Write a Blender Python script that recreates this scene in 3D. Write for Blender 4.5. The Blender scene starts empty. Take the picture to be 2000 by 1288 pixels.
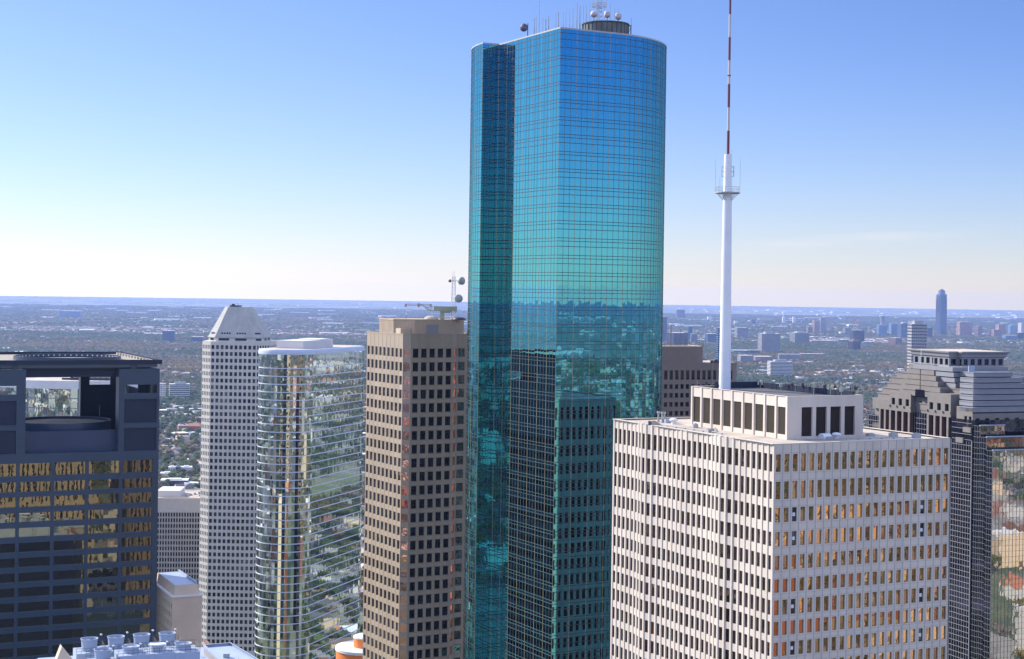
import bpy, math, random
import numpy as np
from mathutils import Matrix, Vector

S = bpy.context.scene
COL = S.collection
rad = math.radians

# ------------------------------------------------------------------ camera
F, EYE, ROLL, DROP = 3150.0, 241.0, 0.0143, 22.0      # focal length in px of a 2000 px frame, eye height
cam_d = bpy.data.cameras.new('camera')
cam = bpy.data.objects.new('camera', cam_d); COL.objects.link(cam)
cam_d.sensor_width = 36.0
cam_d.lens = F / 2000 * 36.0
cam_d.shift_y = -75.0 / 2000
cam_d.clip_start, cam_d.clip_end = 1.0, 120000.0
cam.matrix_world = Matrix.Translation((0, 0, EYE)) @ Matrix.Rotation(rad(90), 4, 'X') @ Matrix.Rotation(ROLL, 4, 'Z')
S.camera = cam

# ------------------------------------------------------------------ sky, sun, exposure
SUN_EL = rad(31.5)
SUN_XY = Vector((-0.86, 0.51)).normalized()
SUN_AZ = math.atan2(SUN_XY.x, SUN_XY.y)               # clockwise from +Y
world = bpy.data.worlds.new('World'); S.world = world; world.use_nodes = True
wt = world.node_tree; wt.nodes.clear()
def wn(t, **k):
    n = wt.nodes.new(t)
    for a, b in k.items(): setattr(n, a, b)
    return n
def wmath(op, a, b=None, clamp=False):
    n = wn('ShaderNodeMath', operation=op, use_clamp=clamp)
    for i, q in enumerate((a, b)):
        if q is None: continue
        if isinstance(q, (int, float)): n.inputs[i].default_value = q
        else: wt.links.new(q, n.inputs[i])
    return n.outputs[0]
wl = wt.links.new
tc = wn('ShaderNodeTexCoord')
sep = wn('ShaderNodeSeparateXYZ'); wl(tc.outputs['Generated'], sep.inputs[0])
zc = wmath('MAXIMUM', sep.outputs['Z'], 0.004)
comb = wn('ShaderNodeCombineXYZ'); wl(sep.outputs['X'], comb.inputs[0]); wl(sep.outputs['Y'], comb.inputs[1]); wl(zc, comb.inputs[2])
sky = wn('ShaderNodeTexSky', sky_type='NISHITA', sun_disc=False, sun_elevation=SUN_EL, sun_rotation=SUN_AZ,
         altitude=240.0, air_density=1.0, dust_density=0.0, ozone_density=3.0)
wl(comb.outputs[0], sky.inputs[0])
hs = wn('ShaderNodeHueSaturation'); hs.inputs['Saturation'].default_value = 1.0
tint = wn('ShaderNodeMix', data_type='RGBA', blend_type='MULTIPLY'); tint.inputs[0].default_value = 1.0
tint.inputs[7].default_value = (0.98, 0.97, 1.27, 1)
sc0 = wn('ShaderNodeVectorMath', operation='SCALE'); sc0.inputs['Scale'].default_value = 0.118
wl(sky.outputs[0], sc0.inputs[0])
gm = wn('ShaderNodeGamma'); gm.inputs['Gamma'].default_value = 1.02; wl(sc0.outputs[0], gm.inputs['Color'])
wl(gm.outputs[0], tint.inputs[6])
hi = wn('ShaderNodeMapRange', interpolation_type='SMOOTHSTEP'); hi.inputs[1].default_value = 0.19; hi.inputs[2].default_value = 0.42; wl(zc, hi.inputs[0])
lc = wn('ShaderNodeMix', data_type='RGBA'); lc.inputs[6].default_value = (5.15, 5.15, 5.2, 1); lc.inputs[7].default_value = (46.0, 30.0, 19.0, 1); wl(hi.outputs[0], lc.inputs[0])  # overhead sky boosted and warmed, added as fill for shaded faces
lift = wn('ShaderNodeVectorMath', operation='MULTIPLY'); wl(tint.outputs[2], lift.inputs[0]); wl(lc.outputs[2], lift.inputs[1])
# the clear sky deepens away from the sun and above the horizon
dt = wn('ShaderNodeVectorMath', operation='DOT_PRODUCT'); wl(tc.outputs['Generated'], dt.inputs[0]); dt.inputs[1].default_value = (SUN_XY.x, SUN_XY.y, 0)
tt = wmath('POWER', wmath('MULTIPLY', wmath('SUBTRACT', 0.75, dt.outputs['Value']), 0.571, True), 0.85)
ez = wn('ShaderNodeMapRange', interpolation_type='SMOOTHSTEP'); ez.inputs[1].default_value = 0.0; ez.inputs[2].default_value = 0.17; wl(zc, ez.inputs[0])
dm = wn('ShaderNodeMix', data_type='RGBA'); dm.inputs[6].default_value = (1, 1, 1, 1); dm.inputs[7].default_value = (0.32, 0.59, 0.98, 1); wl(wmath('MULTIPLY', wmath('MULTIPLY', tt, ez.outputs[0]), wmath('SUBTRACT', 1.0, hi.outputs[0], True)), dm.inputs[0])
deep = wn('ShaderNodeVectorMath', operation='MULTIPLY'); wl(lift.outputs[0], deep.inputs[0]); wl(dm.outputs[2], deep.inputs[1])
# sky colour by the horizon is shifted to cancel the haze box's band
zq = wmath('MAXIMUM', sep.outputs['Z'], 0.0027)
kk = wmath('MULTIPLY', wmath('SUBTRACT', wmath('EXPONENT', wmath('DIVIDE', 0.00328, zq)), 1.0), 0.85)
df = wn('ShaderNodeVectorMath', operation='SUBTRACT'); wl(deep.outputs[0], df.inputs[0]); df.inputs[1].default_value = (2.3, 2.95, 5.3)
dk = wn('ShaderNodeVectorMath', operation='SCALE'); wl(df.outputs[0], dk.inputs[0]); wl(kk, dk.inputs['Scale'])
ad_ = wn('ShaderNodeVectorMath', operation='ADD'); wl(deep.outputs[0], ad_.inputs[0]); wl(dk.outputs[0], ad_.inputs[1])
pale = wn('ShaderNodeVectorMath', operation='MAXIMUM'); wl(ad_.outputs[0], pale.inputs[0]); pale.inputs[1].default_value = (0.2, 0.2, 0.2)
wl(pale.outputs[0], hs.inputs['Color'])
# thin cirrus streak low in the sky (a little right of the antenna)
mp = wn('ShaderNodeMapping'); mp.inputs['Scale'].default_value = (6, 6, 130); mp.inputs['Rotation'].default_value = (0, rad(2.2), 0)
wl(comb.outputs[0], mp.inputs[0])
ns = wn('ShaderNodeTexNoise'); ns.inputs['Scale'].default_value = 1.0; ns.inputs['Detail'].default_value = 6; ns.inputs['Roughness'].default_value = 0.62
wl(mp.outputs[0], ns.inputs['Vector'])
thr = wmath('MULTIPLY', wmath('SUBTRACT', ns.outputs['Fac'], 0.40), 3.6, True)
# band follows z = 0.034 + 0.05*(x-0.22)
zl = wmath('SUBTRACT', sep.outputs['Z'], wmath('ADD', wmath('MULTIPLY', sep.outputs['X'], 0.085), 0.0165))
band = wmath('SUBTRACT', 1.0, wmath('MULTIPLY', wmath('ABSOLUTE', zl), 190.0), True)
xm = wmath('MULTIPLY', wmath('MULTIPLY', wmath('SUBTRACT', sep.outputs['X'], 0.09), 14.0, True),
           wmath('MULTIPLY', wmath('SUBTRACT', 0.29, sep.outputs['X']), 14.0, True))
front = wmath('GREATER_THAN', sep.outputs['Y'], 0.5)
cf = wmath('MULTIPLY', wmath('MULTIPLY', thr, band), wmath('MULTIPLY', xm, wmath('MULTIPLY', front, 0.8)))
mixc = wn('ShaderNodeMix', data_type='RGBA')
wl(cf, mixc.inputs[0]); wl(hs.outputs[0], mixc.inputs[6]); mixc.inputs[7].default_value = (4.9, 4.7, 4.6, 1)
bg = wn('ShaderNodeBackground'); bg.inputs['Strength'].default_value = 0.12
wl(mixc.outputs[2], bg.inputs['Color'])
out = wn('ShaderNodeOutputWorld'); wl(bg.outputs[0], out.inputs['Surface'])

sun_d = bpy.data.lights.new('sun', 'SUN'); sun_d.energy = 4.5; sun_d.angle = rad(0.53); sun_d.color = (1.0, 0.93, 0.82)
sun = bpy.data.objects.new('sun', sun_d); COL.objects.link(sun)
sv = Vector((SUN_XY.x * math.cos(SUN_EL), SUN_XY.y * math.cos(SUN_EL), math.sin(SUN_EL)))
sun.rotation_euler = sv.to_track_quat('Z', 'Y').to_euler()
S.view_settings.view_transform = 'Standard'; S.view_settings.look = 'None'
S.view_settings.exposure = 0.7; S.view_settings.gamma = 1.0
S.render.engine = 'CYCLES'
S.cycles.use_denoising = True
S.cycles.max_bounces = 6; S.cycles.diffuse_bounces = 3; S.cycles.glossy_bounces = 4; S.cycles.transmission_bounces = 2
S.cycles.volume_bounces = 0; S.cycles.transparent_max_bounces = 4
S.cycles.caustics_reflective = False; S.cycles.caustics_refractive = False
S.cycles.sample_clamp_indirect = 4.0

# ------------------------------------------------------------------ helpers
RND = random.Random(7)
CR, SR = math.cos(ROLL), math.sin(ROLL)
def uv(px, py):                       # photo pixel -> slopes (right, down) from the eye
    dx, dy = px - 1000, py - 591
    return (dx*CR + dy*SR)/F, (-dx*SR + dy*CR + DROP)/F
def at(px, py, Y):                    # the point seen at a pixel, Y metres away
    u, v = uv(px, py)
    return Vector((u*Y, Y, EYE - v*Y))
def ground_at(px, py):                # the point of the ground seen at a pixel
    u, v = uv(px, py); Y = EYE/v
    return Vector((u*Y, Y, 0))
def proj(x, y, z):                    # world -> photo pixel (numpy friendly)
    u, v = x/y*F, (EYE - z)/y*F - DROP
    return 1000 + u*CR - v*SR, 591 + u*SR + v*CR

class MB:
    def __init__(s): s.v = []; s.f = []; s.m = []
    def quad(s, a, b, c, d, m=0):
        n = len(s.v); s.v += [tuple(a), tuple(b), tuple(c), tuple(d)]; s.f.append((n, n+1, n+2, n+3)); s.m.append(m); return s
    def ngon(s, pts, m=0):
        n = len(s.v); s.v += [tuple(p) for p in pts]; s.f.append(tuple(range(n, n+len(pts)))); s.m.append(m); return s
    def box(s, x0, x1, y0, y1, z0, z1, m=0, mtop=None, bottom=True):
        n = len(s.v)
        s.v += [(x0,y0,z0),(x1,y0,z0),(x1,y1,z0),(x0,y1,z0),(x0,y0,z1),(x1,y0,z1),(x1,y1,z1),(x0,y1,z1)]
        fs = [(0,1,5,4),(1,2,6,5),(2,3,7,6),(3,0,4,7),(4,5,6,7)] + ([(3,2,1,0)] if bottom else [])
        for k, q in enumerate(fs):
            s.f.append(tuple(n+i for i in q)); s.m.append(mtop if (k == 4 and mtop is not None) else m)
        return s
    def prism(s, pts, z0, z1, m=0, mtop=None, top=True, bottom=False, pts2=None):
        n = len(s.v); k = len(pts); p2 = pts2 or pts
        s.v += [(p[0], p[1], z0) for p in pts] + [(p[0], p[1], z1) for p in p2]
        for i in range(k):
            j = (i+1) % k
            s.f.append((n+i, n+j, n+k+j, n+k+i)); s.m.append(m)
        if top: s.f.append(tuple(n+k+i for i in range(k))); s.m.append(m if mtop is None else mtop)
        if bottom: s.f.append(tuple(n+k-1-i for i in range(k))); s.m.append(m)
        return s
    def cyl(s, cx, cy, z0, z1, r0, r1=None, n=16, m=0, mtop=None, top=True):
        r1 = r0 if r1 is None else r1
        a = [(cx+r0*math.cos(2*math.pi*i/n), cy+r0*math.sin(2*math.pi*i/n)) for i in range(n)]
        b = [(cx+r1*math.cos(2*math.pi*i/n), cy+r1*math.sin(2*math.pi*i/n)) for i in range(n)]
        return s.prism(a, z0, z1, m, mtop, top, False, b)
    def bar(s, p, q, w, m=0, n=4):
        p, q = Vector(p), Vector(q); d = (q-p)
        if d.length < 1e-6: return s
        d.normalize(); a = d.orthogonal().normalized(); b = d.cross(a)
        k = len(s.v)
        for c in (p, q):
            for i in range(n):
                t = 2*math.pi*(i+.5)/n; s.v.append(tuple(c + (a*math.cos(t) + b*math.sin(t))*w*.7))
        for i in range(n):
            j = (i+1) % n
            s.f.append((k+i, k+j, k+n+j, k+n+i)); s.m.append(m)
        s.f.append(tuple(k+n-1-i for i in range(n))); s.m.append(m)
        s.f.append(tuple(k+n+i for i in range(n))); s.m.append(m)
        return s
    def lathe(s, c, axis, prof, n=14, m=0):     # prof: (distance along axis, radius)
        c, d = Vector(c), Vector(axis).normalized(); a = d.orthogonal().normalized(); b = d.cross(a); k = len(s.v)
        for h, r in prof:
            for i in range(n):
                t = 2*math.pi*i/n; s.v.append(tuple(c + d*h + (a*math.cos(t)+b*math.sin(t))*max(r, 1e-3)))
        for j in range(len(prof)-1):
            for i in range(n):
                i2 = (i+1) % n
                s.f.append((k+j*n+i, k+j*n+i2, k+(j+1)*n+i2, k+(j+1)*n+i)); s.m.append(m)
        return s
    def mesh(s, name, mats):
        me = bpy.data.meshes.new(name); me.from_pydata(s.v, [], s.f)
        for q in (mats if isinstance(mats, (list, tuple)) else [mats]): me.materials.append(q)
        if len(me.materials) > 1: me.polygons.foreach_set('material_index', s.m)
        me.update(); return me
    def build(s, name, mats, parent=None, smooth=False):
        me = s.mesh(name, mats)
        if smooth: me.polygons.foreach_set('use_smooth', [True]*len(me.polygons))
        o = bpy.data.objects.new(name, me); COL.objects.link(o)
        if parent is not None: o.parent = parent
        return o

def tag(o, label=None, cat=None, group=None, kind=None):
    if label: o['label'] = label
    if cat: o['category'] = cat
    if group: o['group'] = group
    if kind: o['kind'] = kind
    return o
def thing(name, loc, rot, label, cat, group=None):
    o = bpy.data.objects.new(name, None); COL.objects.link(o)
    o.empty_display_size = 1.0
    o.location = loc; o.rotation_euler = (0, 0, rot)
    return tag(o, label, cat, group)

# ------------------------------------------------------------------ materials
def newmat(name):
    m = bpy.data.materials.new(name); m.use_nodes = True
    nt = m.node_tree; b = nt.nodes['Principled BSDF']
    return m, nt, b
def stone(name, col, var=0.10, scale=0.25, rough=0.8, streak=0.0, spec=0.3, metal=0.0):
    m, nt, b = newmat(name)
    t = nt.nodes.new('ShaderNodeTexCoord')
    mp_ = nt.nodes.new('ShaderNodeMapping'); mp_.inputs['Scale'].default_value = (1, 1, 0.18 if streak else 1)
    nt.links.new(t.outputs['Object'], mp_.inputs[0])
    n1 = nt.nodes.new('ShaderNodeTexNoise'); n1.inputs['Scale'].default_value = scale; n1.inputs['Detail'].default_value = 5; n1.inputs['Roughness'].default_value = 0.65
    nt.links.new(mp_.outputs[0], n1.inputs['Vector'])
    mr = nt.nodes.new('ShaderNodeMapRange'); mr.inputs[1].default_value = 0.3; mr.inputs[2].default_value = 0.7
    mr.inputs[3].default_value = 1-var; mr.inputs[4].default_value = 1+var
    nt.links.new(n1.outputs['Fac'], mr.inputs[0])
    vm = nt.nodes.new('ShaderNodeVectorMath'); vm.operation = 'SCALE'; vm.inputs[0].default_value = col
    nt.links.new(mr.outputs[0], vm.inputs['Scale'])
    nt.links.new(vm.outputs[0], b.inputs['Base Color'])
    b.inputs['Roughness'].default_value = rough; b.inputs['Specular IOR Level'].default_value = spec; b.inputs['Metallic'].default_value = metal
    return m
def glass(name, tint, rough=0.02, wob=0.004, scale=(0.5, 0.5, 0.5), dark=(0.01, 0.012, 0.014), refl=0.9, edge=None):
    """Coated curtain-wall glass: a tinted mirror with slightly warped panes over a dark room."""
    m, nt, b = newmat(name)
    nt.nodes.remove(b)
    o = nt.nodes['Material Output']
    t = nt.nodes.new('ShaderNodeTexCoord')
    mp_ = nt.nodes.new('ShaderNodeMapping'); mp_.inputs['Scale'].default_value = scale
    nt.links.new(t.outputs['Object'], mp_.inputs[0])
    n1 = nt.nodes.new('ShaderNodeTexNoise'); n1.inputs['Scale'].default_value = 1.0; n1.inputs['Detail'].default_value = 2
    nt.links.new(mp_.outputs[0], n1.inputs['Vector'])
    bp = nt.nodes.new('ShaderNodeBump'); bp.inputs['Strength'].default_value = 1.0; bp.inputs['Distance'].default_value = wob
    nt.links.new(n1.outputs['Fac'], bp.inputs['Height'])
    g = nt.nodes.new('ShaderNodeBsdfGlossy'); g.inputs['Color'].default_value = (*tint, 1); g.inputs['Roughness'].default_value = rough
    d = nt.nodes.new('ShaderNodeBsdfDiffuse'); d.inputs['Color'].default_value = (*dark, 1)
    nt.links.new(bp.outputs[0], g.inputs['Normal'])
    mx = nt.nodes.new('ShaderNodeMixShader')
    lw = nt.nodes.new('ShaderNodeFresnel'); lw.inputs['IOR'].default_value = 1.45
    ad = nt.nodes.new('ShaderNodeMath'); ad.operation = 'ADD'; ad.use_clamp = True; ad.inputs[1].default_value = refl
    nt.links.new(lw.outputs[0], ad.inputs[0])
    nt.links.new(ad.outputs[0], mx.inputs[0]); nt.links.new(d.outputs[0], mx.inputs[1]); nt.links.new(g.outputs[0], mx.inputs[2])
    nt.links.new(mx.outputs[0], o.inputs['Surface'])
    return m

M = {}
M['wf_glass'] = glass('teal_mirror_glass', (0.10, 0.395, 0.445), 0.012, 0.0024, (0.55, 0.55, 0.30))
M['wf_mull'] = stone('bronze_grey_mullion', (0.13, 0.13, 0.11), 0.05, rough=0.4, spec=0.5)
M['wf_transom'] = stone('dark_blue_grey_transom', (0.030, 0.040, 0.055), 0.05, rough=0.35, spec=0.5)
M['roof_dark'] = stone('dark_roofing', (0.10, 0.10, 0.10), 0.2, 0.15, 0.9)
M['roof_pale'] = stone('pale_gravel_roofing', (0.44, 0.38, 0.30), 0.30, 0.12, 0.95)
M['roof_white'] = stone('white_membrane_roofing', (0.72, 0.71, 0.68), 0.08, 0.1, 0.9)
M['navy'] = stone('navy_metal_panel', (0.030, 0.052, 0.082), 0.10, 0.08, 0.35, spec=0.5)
M['navy_dark'] = stone('dark_navy_panel_and_shade', (0.015, 0.022, 0.045), 0.15, 0.08, 0.45)  # navy panels, also the painted shadow lines under the granite terraces
M['navy_win'] = glass('bronze_tinted_window', (0.34, 0.31, 0.20), 0.01, 0.0014, (0.5, 0.5, 0.5), (0.012, 0.012, 0.010), 0.62)
M['oct_wall'] = stone('pale_precast_concrete', (0.60, 0.56, 0.48), 0.10, 0.12, 0.75, streak=1)
M['oct_roof'] = stone('weathered_stone_roof', (0.38, 0.375, 0.33), 0.14, 0.25, 0.8, streak=1)
M['dark_win'] = glass('dark_window_glass', (0.10, 0.11, 0.14), 0.02, 0.003, dark=(0.012, 0.012, 0.014), refl=0.5)
M['oval_glass'] = glass('silver_green_mirror_glass', (0.62, 0.70, 0.62), 0.01, 0.005, (0.55, 0.55, 0.22))
M['white_metal'] = stone('white_metal_band', (0.52, 0.58, 0.66), 0.04, 0.1, 0.4)
M['oval_line'] = stone('pale_metal_spandrel', (0.62, 0.66, 0.72), 0.05, 0.1, 0.4)
M['tan'] = stone('tan_granite', (0.38, 0.305, 0.215), 0.14, 0.22, 0.55, streak=1)
M['tan_pent'] = stone('tan_ribbed_panel', (0.54, 0.42, 0.29), 0.08, 0.3, 0.7)
M['tan_win'] = glass('grey_tinted_window', (0.35, 0.29, 0.27), 0.02, 0.006, dark=(0.02, 0.018, 0.016), refl=0.55)
M['red_reflect_win'] = glass('red_reflection_window', (0.85, 0.50, 0.40), 0.02, 0.008, dark=(0.05, 0.02, 0.016), refl=0.7)  # reddish reflection of neighbouring buildings is put into the tint
M['black_win'] = glass('black_window_glass', (0.10, 0.09, 0.085), 0.02, 0.004, dark=(0.012, 0.010, 0.010), refl=0.4)
M['trav'] = stone('cream_travertine', (0.57, 0.50, 0.42), 0.13, 0.16, 0.7, streak=1)
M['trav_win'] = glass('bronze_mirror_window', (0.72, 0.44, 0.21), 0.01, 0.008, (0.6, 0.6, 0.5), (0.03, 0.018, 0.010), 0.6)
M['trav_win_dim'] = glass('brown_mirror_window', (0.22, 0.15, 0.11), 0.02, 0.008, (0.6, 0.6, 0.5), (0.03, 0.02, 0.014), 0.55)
M['louvre'] = stone('dark_brown_louvre', (0.035, 0.022, 0.016), 0.2, 2.0, 0.6)
M['louvre_tan'] = stone('olive_brown_louvre', (0.085, 0.068, 0.045), 0.12, 2.0, 0.7)
M['brown'] = stone('brown_precast', (0.20, 0.155, 0.12), 0.08, 0.3, 0.7)
M['her_stone'] = stone('tan_granite_terraces', (0.19, 0.17, 0.15), 0.10, 0.3, 0.6)
M['her_shade'] = stone('shade_blue_granite', (0.23, 0.235, 0.25), 0.07, 0.3, 0.5)  # bluish grey puts the shade of the right-hand terraces into the colour
M['her_red'] = stone('red_granite_pier', (0.14, 0.065, 0.05), 0.12, 0.4, 0.5)
M['her_glass'] = glass('dark_curtain_glass', (0.075, 0.075, 0.11), 0.02, 0.006, dark=(0.010, 0.010, 0.013), refl=0.7)
M['her_mirror'] = glass('bright_mirror_glass', (0.58, 0.56, 0.50), 0.01, 0.004, (0.6, 0.6, 0.4))
M['her_mull'] = stone('light_grey_mullion', (0.26, 0.26, 0.27), 0.05, rough=0.4)
M['grey_metal'] = stone('galvanised_grey_metal', (0.36, 0.37, 0.38), 0.10, 0.6, 0.5)
M['dark_metal'] = stone('dark_grey_metal', (0.06, 0.06, 0.07), 0.10, 0.6, 0.5)
M['radome'] = stone('pinkish_white_radome', (0.50, 0.45, 0.43), 0.05, 0.6, 0.6)
M['mast_white'] = stone('white_painted_steel', (0.70, 0.72, 0.75), 0.05, 0.2, 0.45)
M['mast_red'] = stone('red_painted_steel', (0.17, 0.035, 0.045), 0.08, 0.4, 0.5)
M['crane'] = stone('sage_green_crane_paint', (0.36, 0.40, 0.30), 0.10, 0.5, 0.6)
M['cool_blue'] = stone('pale_blue_grey_metal', (0.33, 0.39, 0.48), 0.08, 0.4, 0.6)
M['cream'] = stone('cream_plaster', (0.62, 0.49, 0.35), 0.10, 0.12, 0.85)
M['fin'] = stone('pale_grey_fin', (0.46, 0.43, 0.40), 0.08, 0.3, 0.75)
M['orange'] = stone('orange_painted_wall', (0.80, 0.23, 0.05), 0.06, 0.2, 0.7)
M['wall_white'] = stone('white_plaster', (0.62, 0.60, 0.57), 0.08, 0.05, 0.8)
M['wall_grey'] = stone('grey_concrete', (0.30, 0.30, 0.30), 0.10, 0.05, 0.8)
M['wall_brick'] = stone('red_brick', (0.26, 0.12, 0.085), 0.15, 0.05, 0.85)
M['wall_pink'] = stone('pink_granite', (0.38, 0.25, 0.21), 0.10, 0.03, 0.7)
M['wall_blue'] = stone('blue_glass_block', (0.10, 0.16, 0.26), 0.10, 0.03, 0.3, spec=0.6)
M['wall_dark'] = stone('dark_bronze_cladding', (0.07, 0.065, 0.07), 0.10, 0.03, 0.5)
M['roof_brown'] = stone('brown_shingle_roof', (0.16, 0.12, 0.10), 0.2, 0.2, 0.9)
M['roof_grey'] = stone('grey_shingle_roof', (0.24, 0.23, 0.22), 0.2, 0.2, 0.9)
M['roof_red'] = stone('terracotta_tile_roof', (0.42, 0.17, 0.09), 0.15, 0.2, 0.85)
M['asphalt'] = stone('asphalt', (0.07, 0.07, 0.07), 0.2, 0.02, 0.9)
M['dish_dark'] = stone('dark_violet_grey_dish', (0.10, 0.10, 0.16), 0.05, 0.5, 0.6)
M['dish_green'] = stone('pale_green_dish_cover', (0.42, 0.48, 0.42), 0.06, 0.5, 0.6)
M['bark'] = stone('tree_bark', (0.10, 0.075, 0.055), 0.2, 1.0, 0.9)

# ------------------------------------------------------------------ facade builders
def facade(mb, O, d, xs, zs, iswin, depth, wins, off=None, m=0):
    """Wall sheet with recessed openings: xs/zs are the grid lines, iswin(i,j) says which cells are openings."""
    d = Vector((d[0], d[1])).normalized(); n = Vector((d.y, -d.x))
    def P(x, z, o=0.0):
        q = (off(x) if off else 0.0) + o
        return (O[0] + d.x*x + n.x*q, O[1] + d.y*x + n.y*q, z)
    for i in range(len(xs)-1):
        j = 0
        while j < len(zs)-1:
            x0, x1, z0, z1 = xs[i], xs[i+1], zs[j], zs[j+1]
            if iswin(i, j):
                D = -depth
                mb.quad(P(x0,z0), P(x1,z0), P(x1,z0,D), P(x0,z0,D), m)
                mb.quad(P(x1,z1), P(x0,z1), P(x0,z1,D), P(x1,z1,D), m)
                mb.quad(P(x0,z1), P(x0,z0), P(x0,z0,D), P(x0,z1,D), m)
                mb.quad(P(x1,z0), P(x1,z1), P(x1,z1,D), P(x1,z0,D), m)
                wins.append((P(x0,z0,D), P(x1,z0,D), P(x1,z1,D), P(x0,z1,D)))
                j += 1
            else:
                k = j
                while k+1 < len(zs)-1 and not iswin(i, k+1): k += 1
                z1 = zs[k+1]
                mb.quad(P(x0,z0), P(x1,z0), P(x1,z1), P(x0,z1), m)
                j = k+1

def world_pt(root, p):
    a = root.rotation_euler[2]; c, s = math.cos(a), math.sin(a)
    return (root.location.x + p[0]*c - p[1]*s, root.location.y + p[0]*s + p[1]*c, root.location.z + p[2])
def px_area(root, q):
    pts = [proj(*world_pt(root, p)) for p in q]
    cx = sum(p[0] for p in pts)/4; cy = sum(p[1] for p in pts)/4
    a = 0.5*sum(pts[i][0]*pts[(i+1)%4][1] - pts[(i+1)%4][0]*pts[i][1] for i in range(4))
    inside = 0 <= cx <= 2000 and 0 <= cy <= 1288
    return abs(a) if inside else -1.0
def pane_quads(mb, q, n, rnd, tilt):
    a, b, c, d = [Vector(p) for p in q]
    nor = (b-a).cross(d-a).normalized()
    for i in range(n):
        t0, t1 = i/n, (i+1)/n
        o = [nor*rnd.uniform(0, tilt) for _ in range(3)]
        p0, p1, p3 = a.lerp(b, t0)+o[0], a.lerp(b, t1)+o[1], d.lerp(c, t0)+o[2]
        mb.quad(p0, p1, p1 + (p3-p0), p3)
def window_parts(root, wins, mat, name='window', cap=100, panes=1, tilt=0.0, hidden=None):
    """The largest windows in view become parts of their own, the others one part."""
    rnd = random.Random(len(wins))
    sc = [(px_area(root, q) if not (hidden and hidden(q)) else -2.0, k) for k, q in enumerate(wins)]
    sc.sort(key=lambda t: (-t[0], t[1]))
    rest = MB()
    for r, (a, k) in enumerate(sc):
        if r < cap and a > 0:
            mb = MB(); pane_quads(mb, wins[k], panes, rnd, tilt); mb.build(name, mat, root)
        else: pane_quads(rest, wins[k], panes, rnd, tilt)
    if rest.f:
        o = rest.build(name + '_field', mat, root); o['kind'] = 'stuff'

def grid(n, pitch, w, start=0.0, end=None):
    """lines of n openings of width w on a pitch; opening cells are the odd ones"""
    xs = [0.0]
    for i in range(n):
        c = start + (i+.5)*pitch; xs += [c-w/2, c+w/2]
    xs.append(end if end is not None else start + n*pitch + start)
    return xs
odd = lambda i, j: i % 2 == 1 and j % 2 == 1

def path_strip(mb, pts, z0, z1, m=0):
    for (a, b) in zip(pts[:-1], pts[1:]):
        mb.quad((a[0],a[1],z0), (b[0],b[1],z0), (b[0],b[1],z1), (a[0],a[1],z1), m)
def offset_path(pts, o, closed=False):
    res = []; n = len(pts)
    for i in range(n):
        p = Vector(pts[i]); a = Vector(pts[i-1]) if (i > 0 or closed) else None; b = Vector(pts[(i+1) % n]) if (i < n-1 or closed) else None
        ns = []
        if a is not None and (p-a).length > 1e-6: d = (p-a).normalized(); ns.append(Vector((d.y, -d.x)))
        if b is not None and (b-p).length > 1e-6: d = (b-p).normalized(); ns.append(Vector((d.y, -d.x)))
        q = sum(ns, Vector((0, 0)))
        q = q/ max(q.length, 1e-6)
        k = 1/max(0.5, q.dot(ns[0]))
        res.append((p.x + q.x*o*k, p.y + q.y*o*k))
    return res
def ribbon(mb, pts, z0, z1, o, closed=True):
    """bar of height z1-z0 running along the path, proud by o"""
    q = offset_path(pts, o, closed); n = len(pts)
    rng = range(n) if closed else range(n-1)
    for i in rng:
        j = (i+1) % n
        a, b, c, d = q[i], q[j], pts[i], pts[j]
        mb.quad((a[0],a[1],z0), (b[0],b[1],z0), (b[0],b[1],z1), (a[0],a[1],z1))
        mb.quad((a[0],a[1],z1), (b[0],b[1],z1), (d[0],d[1],z1), (c[0],c[1],z1))
        mb.quad((c[0],c[1],z0), (d[0],d[1],z0), (b[0],b[1],z0), (a[0],a[1],z0))
def vmullions(mb, pts, idx, z0, z1, w, o):
    q = offset_path(pts, o, True); n = len(pts)
    for i in idx:
        p = Vector(pts[i]); d = (Vector(pts[(i+1) % n]) - Vector(pts[i-1])).normalized()*w/2
        a = Vector(q[i])
        mb.quad((a.x-d.x,a.y-d.y,z0), (a.x+d.x,a.y+d.y,z0), (a.x+d.x,a.y+d.y,z1), (a.x-d.x,a.y-d.y,z1))
        for s in (1, -1):
            e, g = (a-d, p-d) if s > 0 else (p+d, a+d)
            mb.quad((g.x,g.y,z0), (e.x,e.y,z0), (e.x,e.y,z1), (g.x,g.y,z1))

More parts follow.
